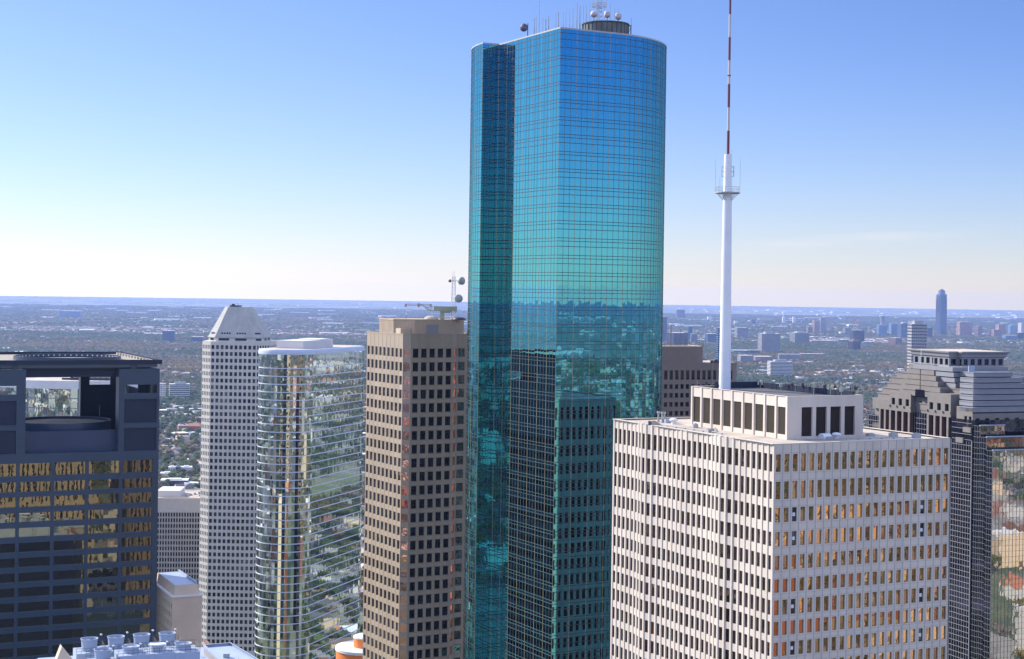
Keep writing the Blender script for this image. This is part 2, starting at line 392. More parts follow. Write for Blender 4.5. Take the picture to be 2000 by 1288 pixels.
# ------------------------------------------------------------------ the tall teal glass tower
def arc(cx, cy, r, a0, a1, n):
    return [(cx + r*math.cos(rad(a0+(a1-a0)*i/n)), cy + r*math.sin(rad(a0+(a1-a0)*i/n))) for i in range(n+1)]
def lerp_pts(a, b, n):
    return [(a[0]+(b[0]-a[0])*i/n, a[1]+(b[1]-a[1])*i/n) for i in range(n)]
WF_TOP = 303.3
def teal_tower():
    r = thing('glass_tower', (10.53, 380, 0), rad(28), 'tallest tower, teal mirror glass with a sharp front corner and rounded sides', 'skyscraper')
    st, R, stp, pl = 15.3, 27.0, 4.6, 31.2
    A = (st+R, R)
    segs = [lerp_pts((0,0), (st,0), 10) + arc(st, R, R, -90, 0, 28),                       # right facade
            [A, (A[0]-stp/2, R), (A[0]-stp, R)],
            [(A[0]-stp, R)] + lerp_pts((A[0]-stp, R), (A[0]-stp, R+pl), 21)[1:] + [(A[0]-stp, R+pl)],
            lerp_pts((A[0]-stp, R+pl), (A[0]-stp-st, R+pl), 10) + arc(A[0]-stp-st, pl, R, 90, 180, 28),
            [(-stp, pl), (-stp*2/3, pl), (-stp/3, pl), (0, pl)],
            lerp_pts((0, pl), (0, 0), 21) + [(0, 0)]]
    rnd = random.Random(3)
    zs = [WF_TOP]
    lv = [1.18, 2.7, 4.6, 6.6, 7.3, 8.9, 10.8, 12.8, 13.5, 14.8, 16.9, 17.65, 18.9]
    k = 0
    while 21.0 + 4.08*k < 200:
        b = 21.0 + 4.08*k; lv += [b, b+0.75, b+2.0]; k += 1
    zs = [WF_TOP - q for q in lv]
    lows = [WF_TOP] + zs[::1] + [0.0]
    for sg in segs:
        mb = MB()
        for (a, b) in zip(sg[:-1], sg[1:]):
            d = Vector((b[0]-a[0], b[1]-a[1])).normalized(); n = Vector((d.y, -d.x))
            prev = WF_TOP
            for z in lows[1:]:
                if prev - z < 1.0 and z > 5: pass
                t = [rnd.uniform(-1, 1)*0.0010*min(prev-z, 2.2) for _ in range(2)]
                mb.quad((a[0]+n.x*t[0], a[1]+n.y*t[0], z), (b[0]+n.x*t[1], b[1]+n.y*t[1], z),
                        (b[0]-n.x*t[0]*.5, b[1]-n.y*t[0]*.5, prev), (a[0]-n.x*t[1]*.5, a[1]-n.y*t[1]*.5, prev))
                prev = z
        mb.build('curtain_wall', M['wf_glass'], r)
    loop = []
    for sg in segs: loop += sg[:-1]
    mh = MB()
    for z in zs: ribbon(mh, loop, z-0.07, z+0.07, 0.05)
    mh.build('transom_grid', M['wf_transom'], r); mh = MB()
    n = len(loop)
    vmullions(mh, loop, [i for i in range(n) if i % 3], 100, WF_TOP, 0.075, 0.04)
    mh.build('mullion_grid', M['wf_mull'], r)
    mv = MB(); vmullions(mv, loop, [i for i in range(n) if i % 3 == 0], 100, WF_TOP, 0.10, 0.04)
    mv.build('mullion', M['wf_gold'], r)
    mt = MB(); ribbon(mt, loop, WF_TOP-0.25, WF_TOP+0.12, 0.1); mt.build('coping', M['grey_metal'], r)
    inner = offset_path(loop, -0.15, True)
    mr = MB(); mr.ngon([(p[0], p[1], WF_TOP-0.02) for p in inner]); mr.build('roof', M['roof_dark'], r)
    return r
M['wf_gold'] = stone('pale_gold_mullion', (0.36, 0.30, 0.16), 0.05, rough=0.35, spec=0.5)
teal_tower()

def on_roof(px, Y, z):                 # x of something standing on a roof, seen at px
    u, v = uv(px, 591 + ((EYE - z)/Y*F - DROP))
    return u*Y
RZ = WF_TOP
def whip(px, Y, ztop, zb, r=0.06, lab='', name='whip_antenna', mat='grey_metal', grp='thin whip antennas on the teal tower roof'):
    x = on_roof(px, Y, (ztop+zb)/2); mb = MB()
    mb.bar((x, Y, zb), (x, Y, zb+(ztop-zb)*.55), r*1.5, n=5); mb.bar((x, Y, zb+(ztop-zb)*.5), (x, Y, ztop), r, n=5)
    mb.box(x-.16, x+.16, Y-.16, Y+.16, zb, zb+.35)
    return tag(mb.build(name, M[mat], None), lab, 'antenna', grp)
def ztop_of(py, px, Y): return at(px, py, Y).z

# mechanical drum on the roof
def drum_house():
    Y = 404; x0, x1 = on_roof(1138, Y, 306), on_roof(1228, Y, 306); cx = (x0+x1)/2; rr = (x1-x0)/2
    r = thing('mechanical_drum', (cx, Y, RZ), 0, 'dark round plant room standing on the teal tower roof', 'plant room')
    mb = MB(); mb.cyl(0, 0, 0, 4.6, rr, n=28); mb.build('wall', M['drum'], r)
    mc = MB()
    for i in range(28):
        a = 2*math.pi*i/28; mc.box(rr*math.cos(a)-.1, rr*math.cos(a)+.1, rr*math.sin(a)-.1, rr*math.sin(a)+.1, 0.2, 4.9)
    mc.cyl(0, 0, 4.6, 4.85, rr+.2, n=28); mc.build('rim', M['dark_metal'], r)
    # lattice frame standing at its right
    Y2 = 403; xa, xb = on_roof(1222, Y2, 306), on_roof(1233, Y2, 306)
    mf = MB()
    for x in (xa, xb):
        for y in (Y2, Y2+1.5): mf.bar((x, y, RZ), (x, y, RZ+4.6), .1)
    mf.bar((xa, Y2, RZ+.3), (xb, Y2, RZ+4.4), .07); mf.bar((xb, Y2, RZ+.3), (xa, Y2, RZ+4.4), .07)
    mf.bar((xa-3, Y2, RZ+4.5), (xb+.1, Y2, RZ+4.5), .12); mf.bar((xa, Y2+1.5, RZ+4.5), (xb, Y2+1.5, RZ+4.5), .1); mf.bar((xb, Y2, RZ+4), (xb, Y2, RZ+6.4), .05)
    tag(mf.build('braced_frame', M['dark_metal']), 'cross braced steel frame at the right side of the round plant room', 'steel frame')
M['drum'] = stone('dark_grey_drum_cladding', (0.13, 0.14, 0.12), 0.35, 0.35, 0.7)
drum_house()

# dish on a post at the left of the roof edge
def dish(name, c, axis, R, post_to, label, mat, cat='dish', group=None, deep=0.28, rim=0.0):
    r = thing(name, tuple(c), 0, label, cat, group)
    mb = MB(); ax = Vector(axis).normalized()
    prof = [(0, .02)] + [(deep*R*(t*t)*2.0, R*t) for t in (.25, .5, .75, 1.0)]
    if rim: prof += [(deep*R*2 + rim, R), (deep*R*2+rim+.02, .02)]
    mb.lathe((0, 0, 0), ax, prof, 18); mb.build('reflector', M[mat], r, True)
    mf = MB()
    mf.bar((0, 0, 0), Vector(post_to)-Vector(c), .12)
    if not rim: mf.bar((0, 0, 0), ax*R*1.1, .05)
    mf.build('bracket', M['grey_metal'], r)
    return r
Yd = 408
pd = at(1022, 54, Yd); xpost = at(1031, 60, Yd).x
mb = MB(); mb.bar((xpost, Yd, RZ), (xpost, Yd, at(1031, 46, Yd).z), .16); mb.bar((xpost-.8, Yd, RZ+1.2), (xpost+.4, Yd, RZ+1.2), .1)
tag(mb.build('dish_post', M['dark_metal']), 'short steel post holding the round dish at the left of the teal tower roof', 'post')
dish('satellite_dish', pd, (0.30, 0.9, 0.10), 1.05, (xpost, Yd, pd.z-.2), 'dark round dish on a post at the left of the teal tower roof edge', 'dish_dark')

# whips: (px, top py, Y, radius)
WH = [(1043.5,36,400,.09),(1047.5,31,402,.05),(1053.5,0,404,.05),(1060.5,36,398,.05),(1066,38,400,.14),(1071.5,32,399,.11),
      (1086,26,396,.05),(1091,24,396,.09),(1100,25,396,.05),(1105.5,23,398,.05),(1112.5,21,400,.05),(1119,17,402,.06),
      (1127,5,402,.08),(1132.5,12,404,.12),(1139.5,9,404,.06),(1145,12,404,.07),(1152.5,8,404,.05),(1181,12,406,.05),(1192,6,406,.05),
      (1201,14,406,.05),(1208,19,407,.05)]
for k, (px, py, Y, rr) in enumerate(WH):
    if px == 1053.5:
        whip(px, Y, ztop_of(-8, px, Y), RZ, rr*1.5, 'tallest thin whip antenna, left of the teal tower front corner', grp=None); continue
    base = RZ if px < 1136 else RZ + (4.6 if px > 1142 else 0)
    o = whip(px, Y, ztop_of(py, px, Y), base, rr*1.5, 'thin upright whip antenna in the cluster on the teal tower roof')
# three round radomes on stalks
for k, (px, py, lab) in enumerate([(1160.5, 28, 'roundest pinkish radome on a stalk, left of the lattice mast on the drum'),
                                   (1186.5, 29, 'middle pinkish radome on a stalk, just right of the lattice mast'),
                                   (1208, 33, 'lowest pinkish radome on a stalk, at the right end of the drum')]):
    Y = 401; p = at(px, py, Y); r = thing('radome', (p.x, Y, RZ+4.6), 0, lab, 'antenna', 'round radomes on the drum')
    h = p.z - RZ - 4.6; mb = MB(); R = .9 if k == 0 else .8
    mb.lathe((0, 0, h-.85), (0, 0, 1), [(0, .12), (.18, R*.6), (.45, R*.96), (.8, R), (1.3, R*.98 if k else R*.85), (1.6, R*.9 if k else R*.5), (1.66, .02)], 16)
    mb.build('shell', M['radome'], r, True)
    ms = MB(); ms.bar((0, 0, 0), (0, 0, h-.7), .09, n=6); ms.bar((-.5, 0, .1), (.5, 0, .1), .1); ms.bar((0, 0, .8), (.5, .2, .05), .05); ms.build('stalk', M['dark_metal'], r)
# lattice mast with ring platform
def lattice(mb, x, y, z0, z1, w0, w1, step, th=.05):
    n = max(2, int((z1-z0)/step))
    def c(i, t):
        w = w0 + (w1-w0)*t; return (x + w*(1 if i in (0, 1) else -1), y + w*(1 if i in (1, 2) else -1), z0+(z1-z0)*t)
    for i in range(4): mb.bar(c(i, 0), c(i, 1), th*1.6)
    for k in range(n):
        t0, t1 = k/n, (k+1)/n
        for i in range(4):
            mb.bar(c(i, t0), c((i+1) % 4, t1), th); mb.bar(c(i, t1), c((i+1) % 4, t1), th)
Y = 404; xm_ = at(1170.5, 25, Y).x; z1 = at(1170, -26, Y).z; zp = at(1170, 10, Y).z
r = thing('lattice_mast', (xm_, Y, RZ+4.6), 0, 'steel lattice mast with a round aerial platform on top of the drum', 'mast')
mb = MB(); lattice(mb, 0, 0, 0, z1-RZ-4.6, .75, .35, 1.0, .06); mb.build('lattice', M['grey_metal'], r)
mb = MB(); h = zp-RZ-4.6
for k in range(16):
    a, b = 2*math.pi*k/16, 2*math.pi*(k+1)/16
    for zz, R in ((h-.5, 1.75), (h+.35, 1.85)):
        mb.bar((R*math.cos(a), R*math.sin(a), zz), (R*math.cos(b), R*math.sin(b), zz), .08)
    mb.bar((1.8*math.cos(a), 1.8*math.sin(a), h-.5), (1.8*math.cos(a), 1.8*math.sin(a), h+(1.9 if k % 3 == 0 else .4)), .06)
    if k % 4 == 0: mb.bar((0, 0, h-.5), (1.75*math.cos(a), 1.75*math.sin(a), h-.5), .08)
mb.build('ring_platform', M['grey_metal'], r)
mb = MB(); xx = at(1131, 50, 403).x; mb.box(xx-1.3, xx+1.2, 402, 405, RZ, RZ+1.9); mb.box(xx-.7, xx+.2, 402.4, 404, RZ+1.9, RZ+3.0); mb.box(xx-2.2, xx-1.3, 402.4, 404, RZ, RZ+.8)
tag(mb.build('equipment_cabinet', M['grey_metal']), 'pale grey equipment cabinet at the left side of the round plant room', 'cabinet')

# ------------------------------------------------------------------ cream stone tower with the antenna (front right)
OS_ROOF, OS_A = 213.2, rad(26)
OS_X, OS_Y = 49.24, 300.0
def stone_tower():
    W, D = 41.9, 60.2
    r = thing('stone_tower', (OS_X, OS_Y, 0), OS_A, 'cream stone office tower with rows of narrow bronze windows, front right', 'office tower')
    rows = [(208.0,211.3),(202.9,206.2),(198.6,201.3),(194.1,196.8),(189.7,192.4),(185.5,188.0),(181.3,184.1),(177.5,180.1),(173.6,176.2)]
    z = 173.6
    while z > 60: z -= 4.05; rows.append((z, z+2.6))
    rows = rows[::-1]; zs = [0.0]
    for a, b in rows: zs += [a, b]
    zs.append(OS_ROOF)
    def bulge(x):
        return 0.85*math.exp(-((x-14.5)/3.4)**2) + 0.85*math.exp(-((x-43.5)/3.4)**2) + .3*math.exp(-((x-29)/3)**2)
    nR, nL = 22, 32; pR, pL = W/nR, D/nL
    mb = MB(); wr, wl_ = [], []
    facade(mb, (0, 0), (1, 0), grid(nR, pR, 1.12), zs, odd, .32, wr)
    facade(mb, (W, 0), (0, 1), grid(nL, pL, 1.05), zs, odd, .4, wl_)
    facade(mb, (W, D), (-1, 0), grid(nR, pR, 1.12), zs, odd, .32, wl_)
    lw = []
    facade(mb, (0, D), (0, -1), grid(nL, pL, 1.12), zs, odd, .16, lw, bulge)
    mb.build('wall', M['trav'], r)
    # fins of the long face, joint lines of the short face
    fn = MB()
    for i in range(nL+1):
        x = min(max(i*pL, .18), D-.18); q = bulge(x) + .14
        fn.box(-q, .0, D-x-.27, D-x+.27, 120, OS_ROOF+.1)
    fn.build('fin', M['trav'], r)
    jn = MB()
    for i in range(nR+1):
        x = i*pR
        jn.box(x-.05, x+.05, -.06, .0, 120, OS_ROOF-.05)
    for a, b in rows[-14:]:
        jn.box(.1, W-.1, -.03, -.001, a-.30, a-.24); jn.box(.1, W-.1, -.03, -.001, b+.22, b+.28)
    jn.build('joint', M['grey_metal'], r)
    nr = len(rows); special = {ci*nr + (nr-k) for ci in (2, 18) for k in (3, 4, 7, 9)}
    for k in sorted(special):
        q = wr[k]; p = MB(); pane_quads(p, q, 1, RND, 0); o = p.build('blind_window', M['dark_win'], r)
        a, b, c, d = [Vector(t) for t in q]; e = (a+b+c+d)/4; p = MB(); p.box(e.x-.3, e.x+.3, e.y-.06, e.y-.02, e.z-.35, e.z+.3); p.build('white_panel', M['mast_white'], o)
    wr = [q for k, q in enumerate(wr) if k not in special]
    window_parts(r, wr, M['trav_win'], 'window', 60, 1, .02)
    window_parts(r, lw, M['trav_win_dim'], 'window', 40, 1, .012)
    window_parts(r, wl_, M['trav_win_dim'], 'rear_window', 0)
    # roof deck, rim and gutter
    rf = MB(); rf.quad((.6,.6,OS_ROOF-.25), (W-.6,.6,OS_ROOF-.25), (W-.6,D-.6,OS_ROOF-.25), (.6,D-.6,OS_ROOF-.25)); rf.build('roof', M['roof_pale'], r)
    rm = MB()
    rm.box(-.5, W, -.05, .6, OS_ROOF, OS_ROOF+.1); rm.box(-.5, W, D-.6, D+.05, OS_ROOF, OS_ROOF+.1)
    rm.box(-.5, .6, .6, D-.6, OS_ROOF, OS_ROOF+.1); rm.box(W-.6, W+.05, .6, D-.6, OS_ROOF, OS_ROOF+.1)
    rm.build('parapet', M['trav'], r)
    tr = MB(); tr.box(.75, 1.05, .8, D-.8, OS_ROOF-.24, OS_ROOF-.02); tr.box(.75, W-.8, .75, 1.0, OS_ROOF-.24, OS_ROOF-.02); tr.build('rail', M['dark_metal'], r)
    # penthouse
    x0, y0, pw, pdp, zt = 9.5, 9.2, 18.2, 34.5, 221.3; zb = OS_ROOF-.25
    pm = MB(); lv = []
    pz = [zb, zb+.55, 219.2, zt]
    facade(pm, (x0, y0), (1, 0), [0, 3.3, 5.9, 6.75, 9.35, 10.2, 12.8, 13.65, 16.2, pw], pz, odd, .5, lv)
    facade(pm, (x0+pw, y0), (0, 1), [0, pdp], pz, lambda i, j: False, .5, lv)
    facade(pm, (x0+pw, y0+pdp), (-1, 0), [0, pw], pz, lambda i, j: False, .5, lv)
    l2 = []
    pz2 = [zb, zb+.9, 219.2, zt]
    facade(pm, (x0, y0+pdp), (0, -1), grid(9, pdp/9, 2.85), pz2, odd, .3, l2)
    ph = pm.build('penthouse', M['trav'], r)
    for q in lv:
        lm = MB(); pane_quads(lm, q, 1, RND, 0)
        a, b, c, d = [Vector(t) for t in q]
        for k in range(9):
            t = (k+.5)/9; p = a.lerp(b, t); e = d.lerp(c, t); lm.box(p.x-.07, p.x+.07, p.y-.12, p.y-.001, p.z, e.z)
        lm.build('louvre', M['louvre'], ph)
    for q in l2:
        lm = MB(); pane_quads(lm, q, 1, RND, 0)
        a, b, c, d = [Vector(t) for t in q]
        for k in range(10):
            t = (k+.5)/10; p = a.lerp(b, t); e = d.lerp(c, t); lm.box(p.x-.1, p.x-.001, p.y-.06, p.y+.06, p.z, e.z)
        lm.build('louvre', M['louvre_tan'], ph)
    pf = MB()
    for i in range(10): 
        y = y0 + min(max(i*pdp/9, .2), pdp-.2); pf.box(x0-.18, x0, y-.28, y+.28, zb, zt-.02)
    pf.build('pier', M['trav'], ph)
    pr = MB(); pr.quad((x0+.4, y0+.4, zt-.5), (x0+pw-.4, y0+.4, zt-.5), (x0+pw-.4, y0+pdp-.4, zt-.5), (x0+.4, y0+pdp-.4, zt-.5)); pr.build('penthouse_roof', M['roof_dark'], ph)
    pp = MB()
    pp.box(x0-.18, x0+pw, y0-.04, y0+.4, zt, zt+.06); pp.box(x0-.18, x0+.4, y0+.4, y0+pdp-.4, zt, zt+.06)
    pp.box(x0+pw-.4, x0+pw+.03, y0+.4, y0+pdp-.4, zt, zt+.06); pp.box(x0-.18, x0+pw, y0+pdp-.4, y0+pdp+.03, zt, zt+.06); pp.build('coping', M['trav'], ph)
    # dark screen wall behind the parapet at the far side
    sc = MB(); sc.box(x0+pw-1.6, x0+pw-1.4, y0+1, y0+pdp-1, zt-.4, zt+.75); sc.box(x0+5, x0+pw-1.6, y0+pdp-1.3, y0+pdp-1.1, zt-.4, zt+.9); sc.build('screen_wall', M['navy_dark'], ph)
    return r
stone_tower()
ce, se = math.cos(OS_A), math.sin(OS_A)
def osw(x, y): return (OS_X + x*ce - y*se, OS_Y + x*se + y*ce)
PR = 221.3 - .5                     # penthouse roof level

# red and white mast on the penthouse
def big_mast():
    x, y = osw(14.4, 38.6)
    r = thing('antenna_mast', (x, y, PR), 0, 'tall white tubular mast with railed platform and red and white striped spire', 'antenna mast')
    def zz(py): return at(1425, py, y).z - PR
    zp, zt = zz(376), zz(302)
    mb = MB(); mb.cyl(0, 0, 0, zp, 1.27, .93, 24); mb.cyl(0, 0, zp, zt, .90, .80, 24); mb.build('tube', M['mast_white'], r, False)
    pf = MB(); pf.cyl(0, 0, zp-.25, zp, 2.65, 2.65, 20)
    pf.cyl(0, 0, zp-.3, zp-.25, 2.55, 2.6, 20)
    for k in range(20):
        a, b = 2*math.pi*k/20, 2*math.pi*(k+1)/20; c0, c1 = (2.6*math.cos(a), 2.6*math.sin(a)), (2.6*math.cos(b), 2.6*math.sin(b))
        for h in (.55, 1.1): pf.bar((*c0, zp+h), (*c1, zp+h), .05)
        if k % 2 == 0: pf.bar((*c0, zp), (*c0, zp+1.1), .05)
    for k in range(4):
        a = math.pi*(k/2+.25)*1.0; pf.bar((2.2*math.cos(a), 2.2*math.sin(a), zp-.3), (.95*math.cos(a), .95*math.sin(a), zp-1.7), .08)
    for k in range(2):
        a = math.pi*k; pf.bar((2.2*math.cos(a), 0, zp-.3), (.95*math.cos(a), 0, zp-1.7), .08)
    pf.build('platform', M['grey_metal'], r)
    za, zb = zz(345), zz(326)
    for sx in (-1, 1):
        br = MB()
        for yy in (-.3, .3):
            br.bar((sx*.75, yy, za), (sx*1.25, yy, za), .06); br.bar((sx*.75, yy, (za+zb)/2), (sx*1.25, yy, (za+zb)/2), .06); br.bar((sx*.75, yy, zb), (sx*1.25, yy, zb), .06); br.bar((sx*1.25, yy, za), (sx*1.25, yy, zb), .07)
        br.bar((sx*1.25, -.3, za), (sx*1.25, .3, za), .06); br.bar((sx*1.25, -.3, zb), (sx*1.25, .3, zb), .06); br.build('rest_frame', M['grey_metal'], r)
    for sx, top, w in ((-2.6, zz(312), .05), (2.6, zz(310), .05), (-1.65, zz(346), .06), (.55, zz(291), .03), (.8, zz(293), .03)):
        b2 = MB(); b2.bar((sx, -.1, zp if abs(sx) > 1 else zt-.5), (sx, -.1, top), w, n=5); b2.build('whip', M['grey_metal'], r)
    cuts = [302, 256, 210, 165, 118, 73, 28, -20, -66, -110]
    for k in range(len(cuts)-1):
        b3 = MB(); z0, z1 = zz(cuts[k]), zz(cuts[k+1]); f0 = .29 - .010*k
        b3.cyl(0, 0, z0, z1, f0, f0-.006, 14); b3.cyl(0, 0, z0, z0+.1, f0+.05, f0+.05, 14)
        b3.build('spire_section', M['mast_red'] if k % 2 == 0 else M['radome'], r)
    b4 = MB(); b4.cyl(0, 0, zz(149), zz(147), .38, .38, 12); b4.build('collar', M['dark_metal'], r)
big_mast()
# aerials along the penthouse roof
AER = [(1359,743),(1380,739),(1400,746),(1456,742),(1462,748),(1478,746),(1486,741),(1508,745),(1516,747),(1526,742),(1539,748),(1547,744),(1554,746),(1568,742),(1580,748),(1589,745),
       (1596,741),(1611,742),(1622,746),(1630,745),(1640,745),(1656,748),(1665,746),(1673,750)]
for k, (px, py) in enumerate(AER):
    if px < 1410: lx, ly = 10.2, 9.8 + (1533-px)/181*34
    else: lx, ly = (26.0, 42 - (px-1440)/240*30) if k % 3 else (22.5, 40-(px-1440)/250*29)
    # slide along the roof line until the pixel fits
    best = min((abs(proj(*osw(lx, t*.25), PR+2)[0]-px), t*.25) for t in range(38, 172)) if px > 1410 else min((abs(proj(*osw(lx, t*.25), PR+2)[0]-px), t*.25) for t in range(38, 172))
    x, y = osw(lx, best[1]); zt = at(px, py + (k*7 % 5), y).z
    r = thing('roof_aerial', (x, y, PR), 0, 'slim aerial with small fittings in the row around the cream tower penthouse roof', 'antenna', 'slim aerials around the penthouse roof')
    mb = MB(); mb.bar((0, 0, 0), (0, 0, zt-PR), .055, n=5); h = zt-PR
    mb.bar((-.35, 0, .15), (.35, 0, .15), .07)
    if k % 4 == 1:
        mb.box(-.3, .3, -.15, .15, h*.45, h*.75)
    elif k % 4 == 2:
        mb.bar((-.45, 0, h*.7), (.45, 0, h*.7), .05); mb.box(-.5, -.3, -.1, .1, h*.5, h*.9); mb.box(.3, .5, -.1, .1, h*.5, h*.9)
    elif k % 4 == 3 and k > 8:
        mb.lathe((0, -.2, h*.7), (0, -1, .1), [(0, .05), (.12, .3), (.2, .34), (.22, .02)], 10)
    mb.build('pole', M['dark_metal'] if k % 3 else M['crane'], r)
# small things on the roof deck
DZ = OS_ROOF - .25
def roof_at(px, py):                  # point of the roof deck under a pixel
    u, v = uv(px, py); Y = (EYE-DZ)/v; return (u*Y, Y)
x, y = roof_at(1278, 833)
r = thing('vent_hood', (x, y, DZ), OS_A, 'wedge shaped metal vent hood with two dark openings on the cream tower roof', 'vent')
mb = MB(); mb.prism([(-1.0, -.8), (1.6, -.8), (1.6, .8), (-1.0, .8)], 0, .01)
mb.v += [(-1.0,-.8,0),(1.9,-.8,0),(1.9,.8,0),(-1.0,.8,0),(-1.0,-.8,1.25),(-.2,-.8,1.25),(-.2,.8,1.25),(-1.0,.8,1.25)]
n = len(mb.v)-8
for q in ((0,1,5,4),(1,2,6,5),(2,3,7,6),(3,0,4,7),(4,5,6,7)): mb.f.append(tuple(n+i for i in q)); mb.m.append(0)
mb.build('casing', M['roof_pale'], r)
mb = MB(); mb.box(-1.06, -1.0, -.65, -.08, .2, 1.1); mb.box(-1.06, -1.0, .08, .65, .2, 1.1); mb.build('opening', M['navy_dark'], r)
for px, py, lab in ((1286, 825, 'grey flue pipe on the cream tower roof, the one standing apart at left'), (1293.5, 826, 'grey flue pipe on the cream tower roof, middle of three'), (1298, 826, 'grey flue pipe on the cream tower roof, right of three')):
    x, y = roof_at(px, py); r = thing('flue_pipe', (x, y, DZ), 0, lab, 'pipe', 'flue pipes on the cream tower roof')
    mb = MB(); mb.cyl(0, 0, 0, .5, .32, .26, 12); mb.cyl(0, 0, .5, 2.0, .17, .17, 12); mb.build('pipe', M['grey_metal'], r)
    mb = MB(); mb.cyl(0, 0, 2.0, 2.35, .34, .34, 12); mb.cyl(0, 0, 1.8, 2.0, .17, .34, 12, top=False); mb.build('cowl', M['grey_metal'], r)
x, y = roof_at(1306, 826); mb = MB(); mb.box(-1.2, 1.2, -.8, .8, 0, .8)
o = tag(mb.build('roof_hatch', M['cool_blue']), 'low blue grey hatch box beside the flue pipes on the cream tower roof', 'hatch'); o.location = (x, y, DZ); o.rotation_euler = (0, 0, OS_A)
def mushroom(px, py, R, lab, mat='mast_white'):
    x, y = roof_at(px, py); r = thing('mushroom_vent', (x, y, DZ), OS_A, lab, 'vent', 'mushroom vents on the cream tower roof')
    mb = MB(); mb.cyl(0, 0, 0, .75, R*.6, R*.6, 14); mb.build('stem', M[mat], r)
    mb = MB(); mb.lathe((0, 0, .7), (0, 0, 1), [(0, R*.5), (.02, R*1.05), (.3, R*1.1), (.5, R*.8), (.62, R*.3), (.64, .01)], 16); mb.build('cap', M[mat], r, True)
mushroom(1316, 829, .85, 'pale pink mushroom vent in the sun on the left of the cream tower roof')
mushroom(1634, 858, .85, 'flat topped white vent in the shade right of the domed hood')
x, y = roof_at(1358, 836); r = thing('roof_fan', (x, y, DZ), 0, 'small round grey fan box at the back foot of the penthouse', 'fan')
mb = MB(); mb.cyl(0, 0, 0, .8, .7, .62, 12); mb.build('casing', M['grey_metal'], r); mb = MB(); mb.cyl(0, 0, .8, 1.0, .4, .2, 10); mb.build('cap', M['grey_metal'], r)
x, y = roof_at(1612, 858); r = thing('domed_hood', (x, y, DZ), OS_A, 'white domed vent hood standing in the shade before the penthouse louvres', 'vent')
mb = MB(); mb.lathe((-1.0, 0, .0), (1, 0, 0), [(0, .02), (0.01, 1.15), (1.9, 1.15), (1.92, .02)], 20); mb.build('shell', M['mast_white'], r, False)
mb = MB(); mb.box(-.7, .7, -1.25, -1.1, 0, .6); mb.build('opening', M['grey_metal'], r)
x, y = roof_at(1387, 845); mb = MB(); mb.box(-.7, .7, -.5, .5, 0, .7); mb.box(-.8, .8, -.06, .06, .7, .8)
o = tag(mb.build('roof_box', M['grey_metal']), 'small grey ribbed box on the sunny strip of the cream tower roof', 'roof unit'); o.location = (x, y, DZ); o.rotation_euler = (0, 0, OS_A)
for k, (p0, p1, lab) in enumerate((((1262, 828), (1420, 850), 'long thin pipe run along the sunny edge of the cream tower roof'), ((1395, 838), (1400, 846), 'short pipe run crossing to the roof edge of the cream tower'),
                                   ((1570, 861), (1780, 857), 'long thin pipe run in the shade at the front of the cream tower roof'))):
    a, b = roof_at(*p0), roof_at(*p1); mb = MB(); mb.bar((*a, DZ+.28), (*b, DZ+.28), .12, n=6); n_ = 9
    for i in range(n_): t = (i+.5)/n_; c = (a[0]+(b[0]-a[0])*t, a[1]+(b[1]-a[1])*t); mb.box(c[0]-.2, c[0]+.2, c[1]-.12, c[1]+.12, DZ, DZ+.2)
    tag(mb.build('roof_pipe', M['grey_metal']), lab, 'pipe', 'pipe runs on the cream tower roof')
for k, (px, py, lab) in enumerate(((1700, 852, 'small grey roof drain box right of the penthouse in the shade'), (1745, 853, 'low grey roof cabinet near the right end of the cream tower roof'), (1790, 856, 'squat grey vent box at the far right corner of the cream tower roof'))):
    x, y = roof_at(px, py); mb = MB(); mb.box(-.8, .8, -.5, .5, 0, .5+.2*k); mb.box(-.5, .5, -.3, .3, .5+.2*k, .62+.2*k)
    o = tag(mb.build('roof_box', M['grey_metal']), lab, 'roof unit', 'grey boxes on the cream tower roof'); o.location = (x, y, DZ); o.rotation_euler = (0, 0, OS_A)
x, y = roof_at(1490, 848); mb = MB()
for k in range(5): mb.bar((-.4+.2*k, 0, 0), (-.3+.15*k, .3*(k % 2), 1.6-.2*k), .09)
mb.bar((-.6, 0, 1.0), (.7, 0, 1.2), .07); mb.box(-.5, .5, -.3, .3, 0, .25)
o = tag(mb.build('davit_frame', M['crane']), 'tangle of tan steel davit bars at the foot of the penthouse', 'steel frame'); o.location = (x, y, DZ)
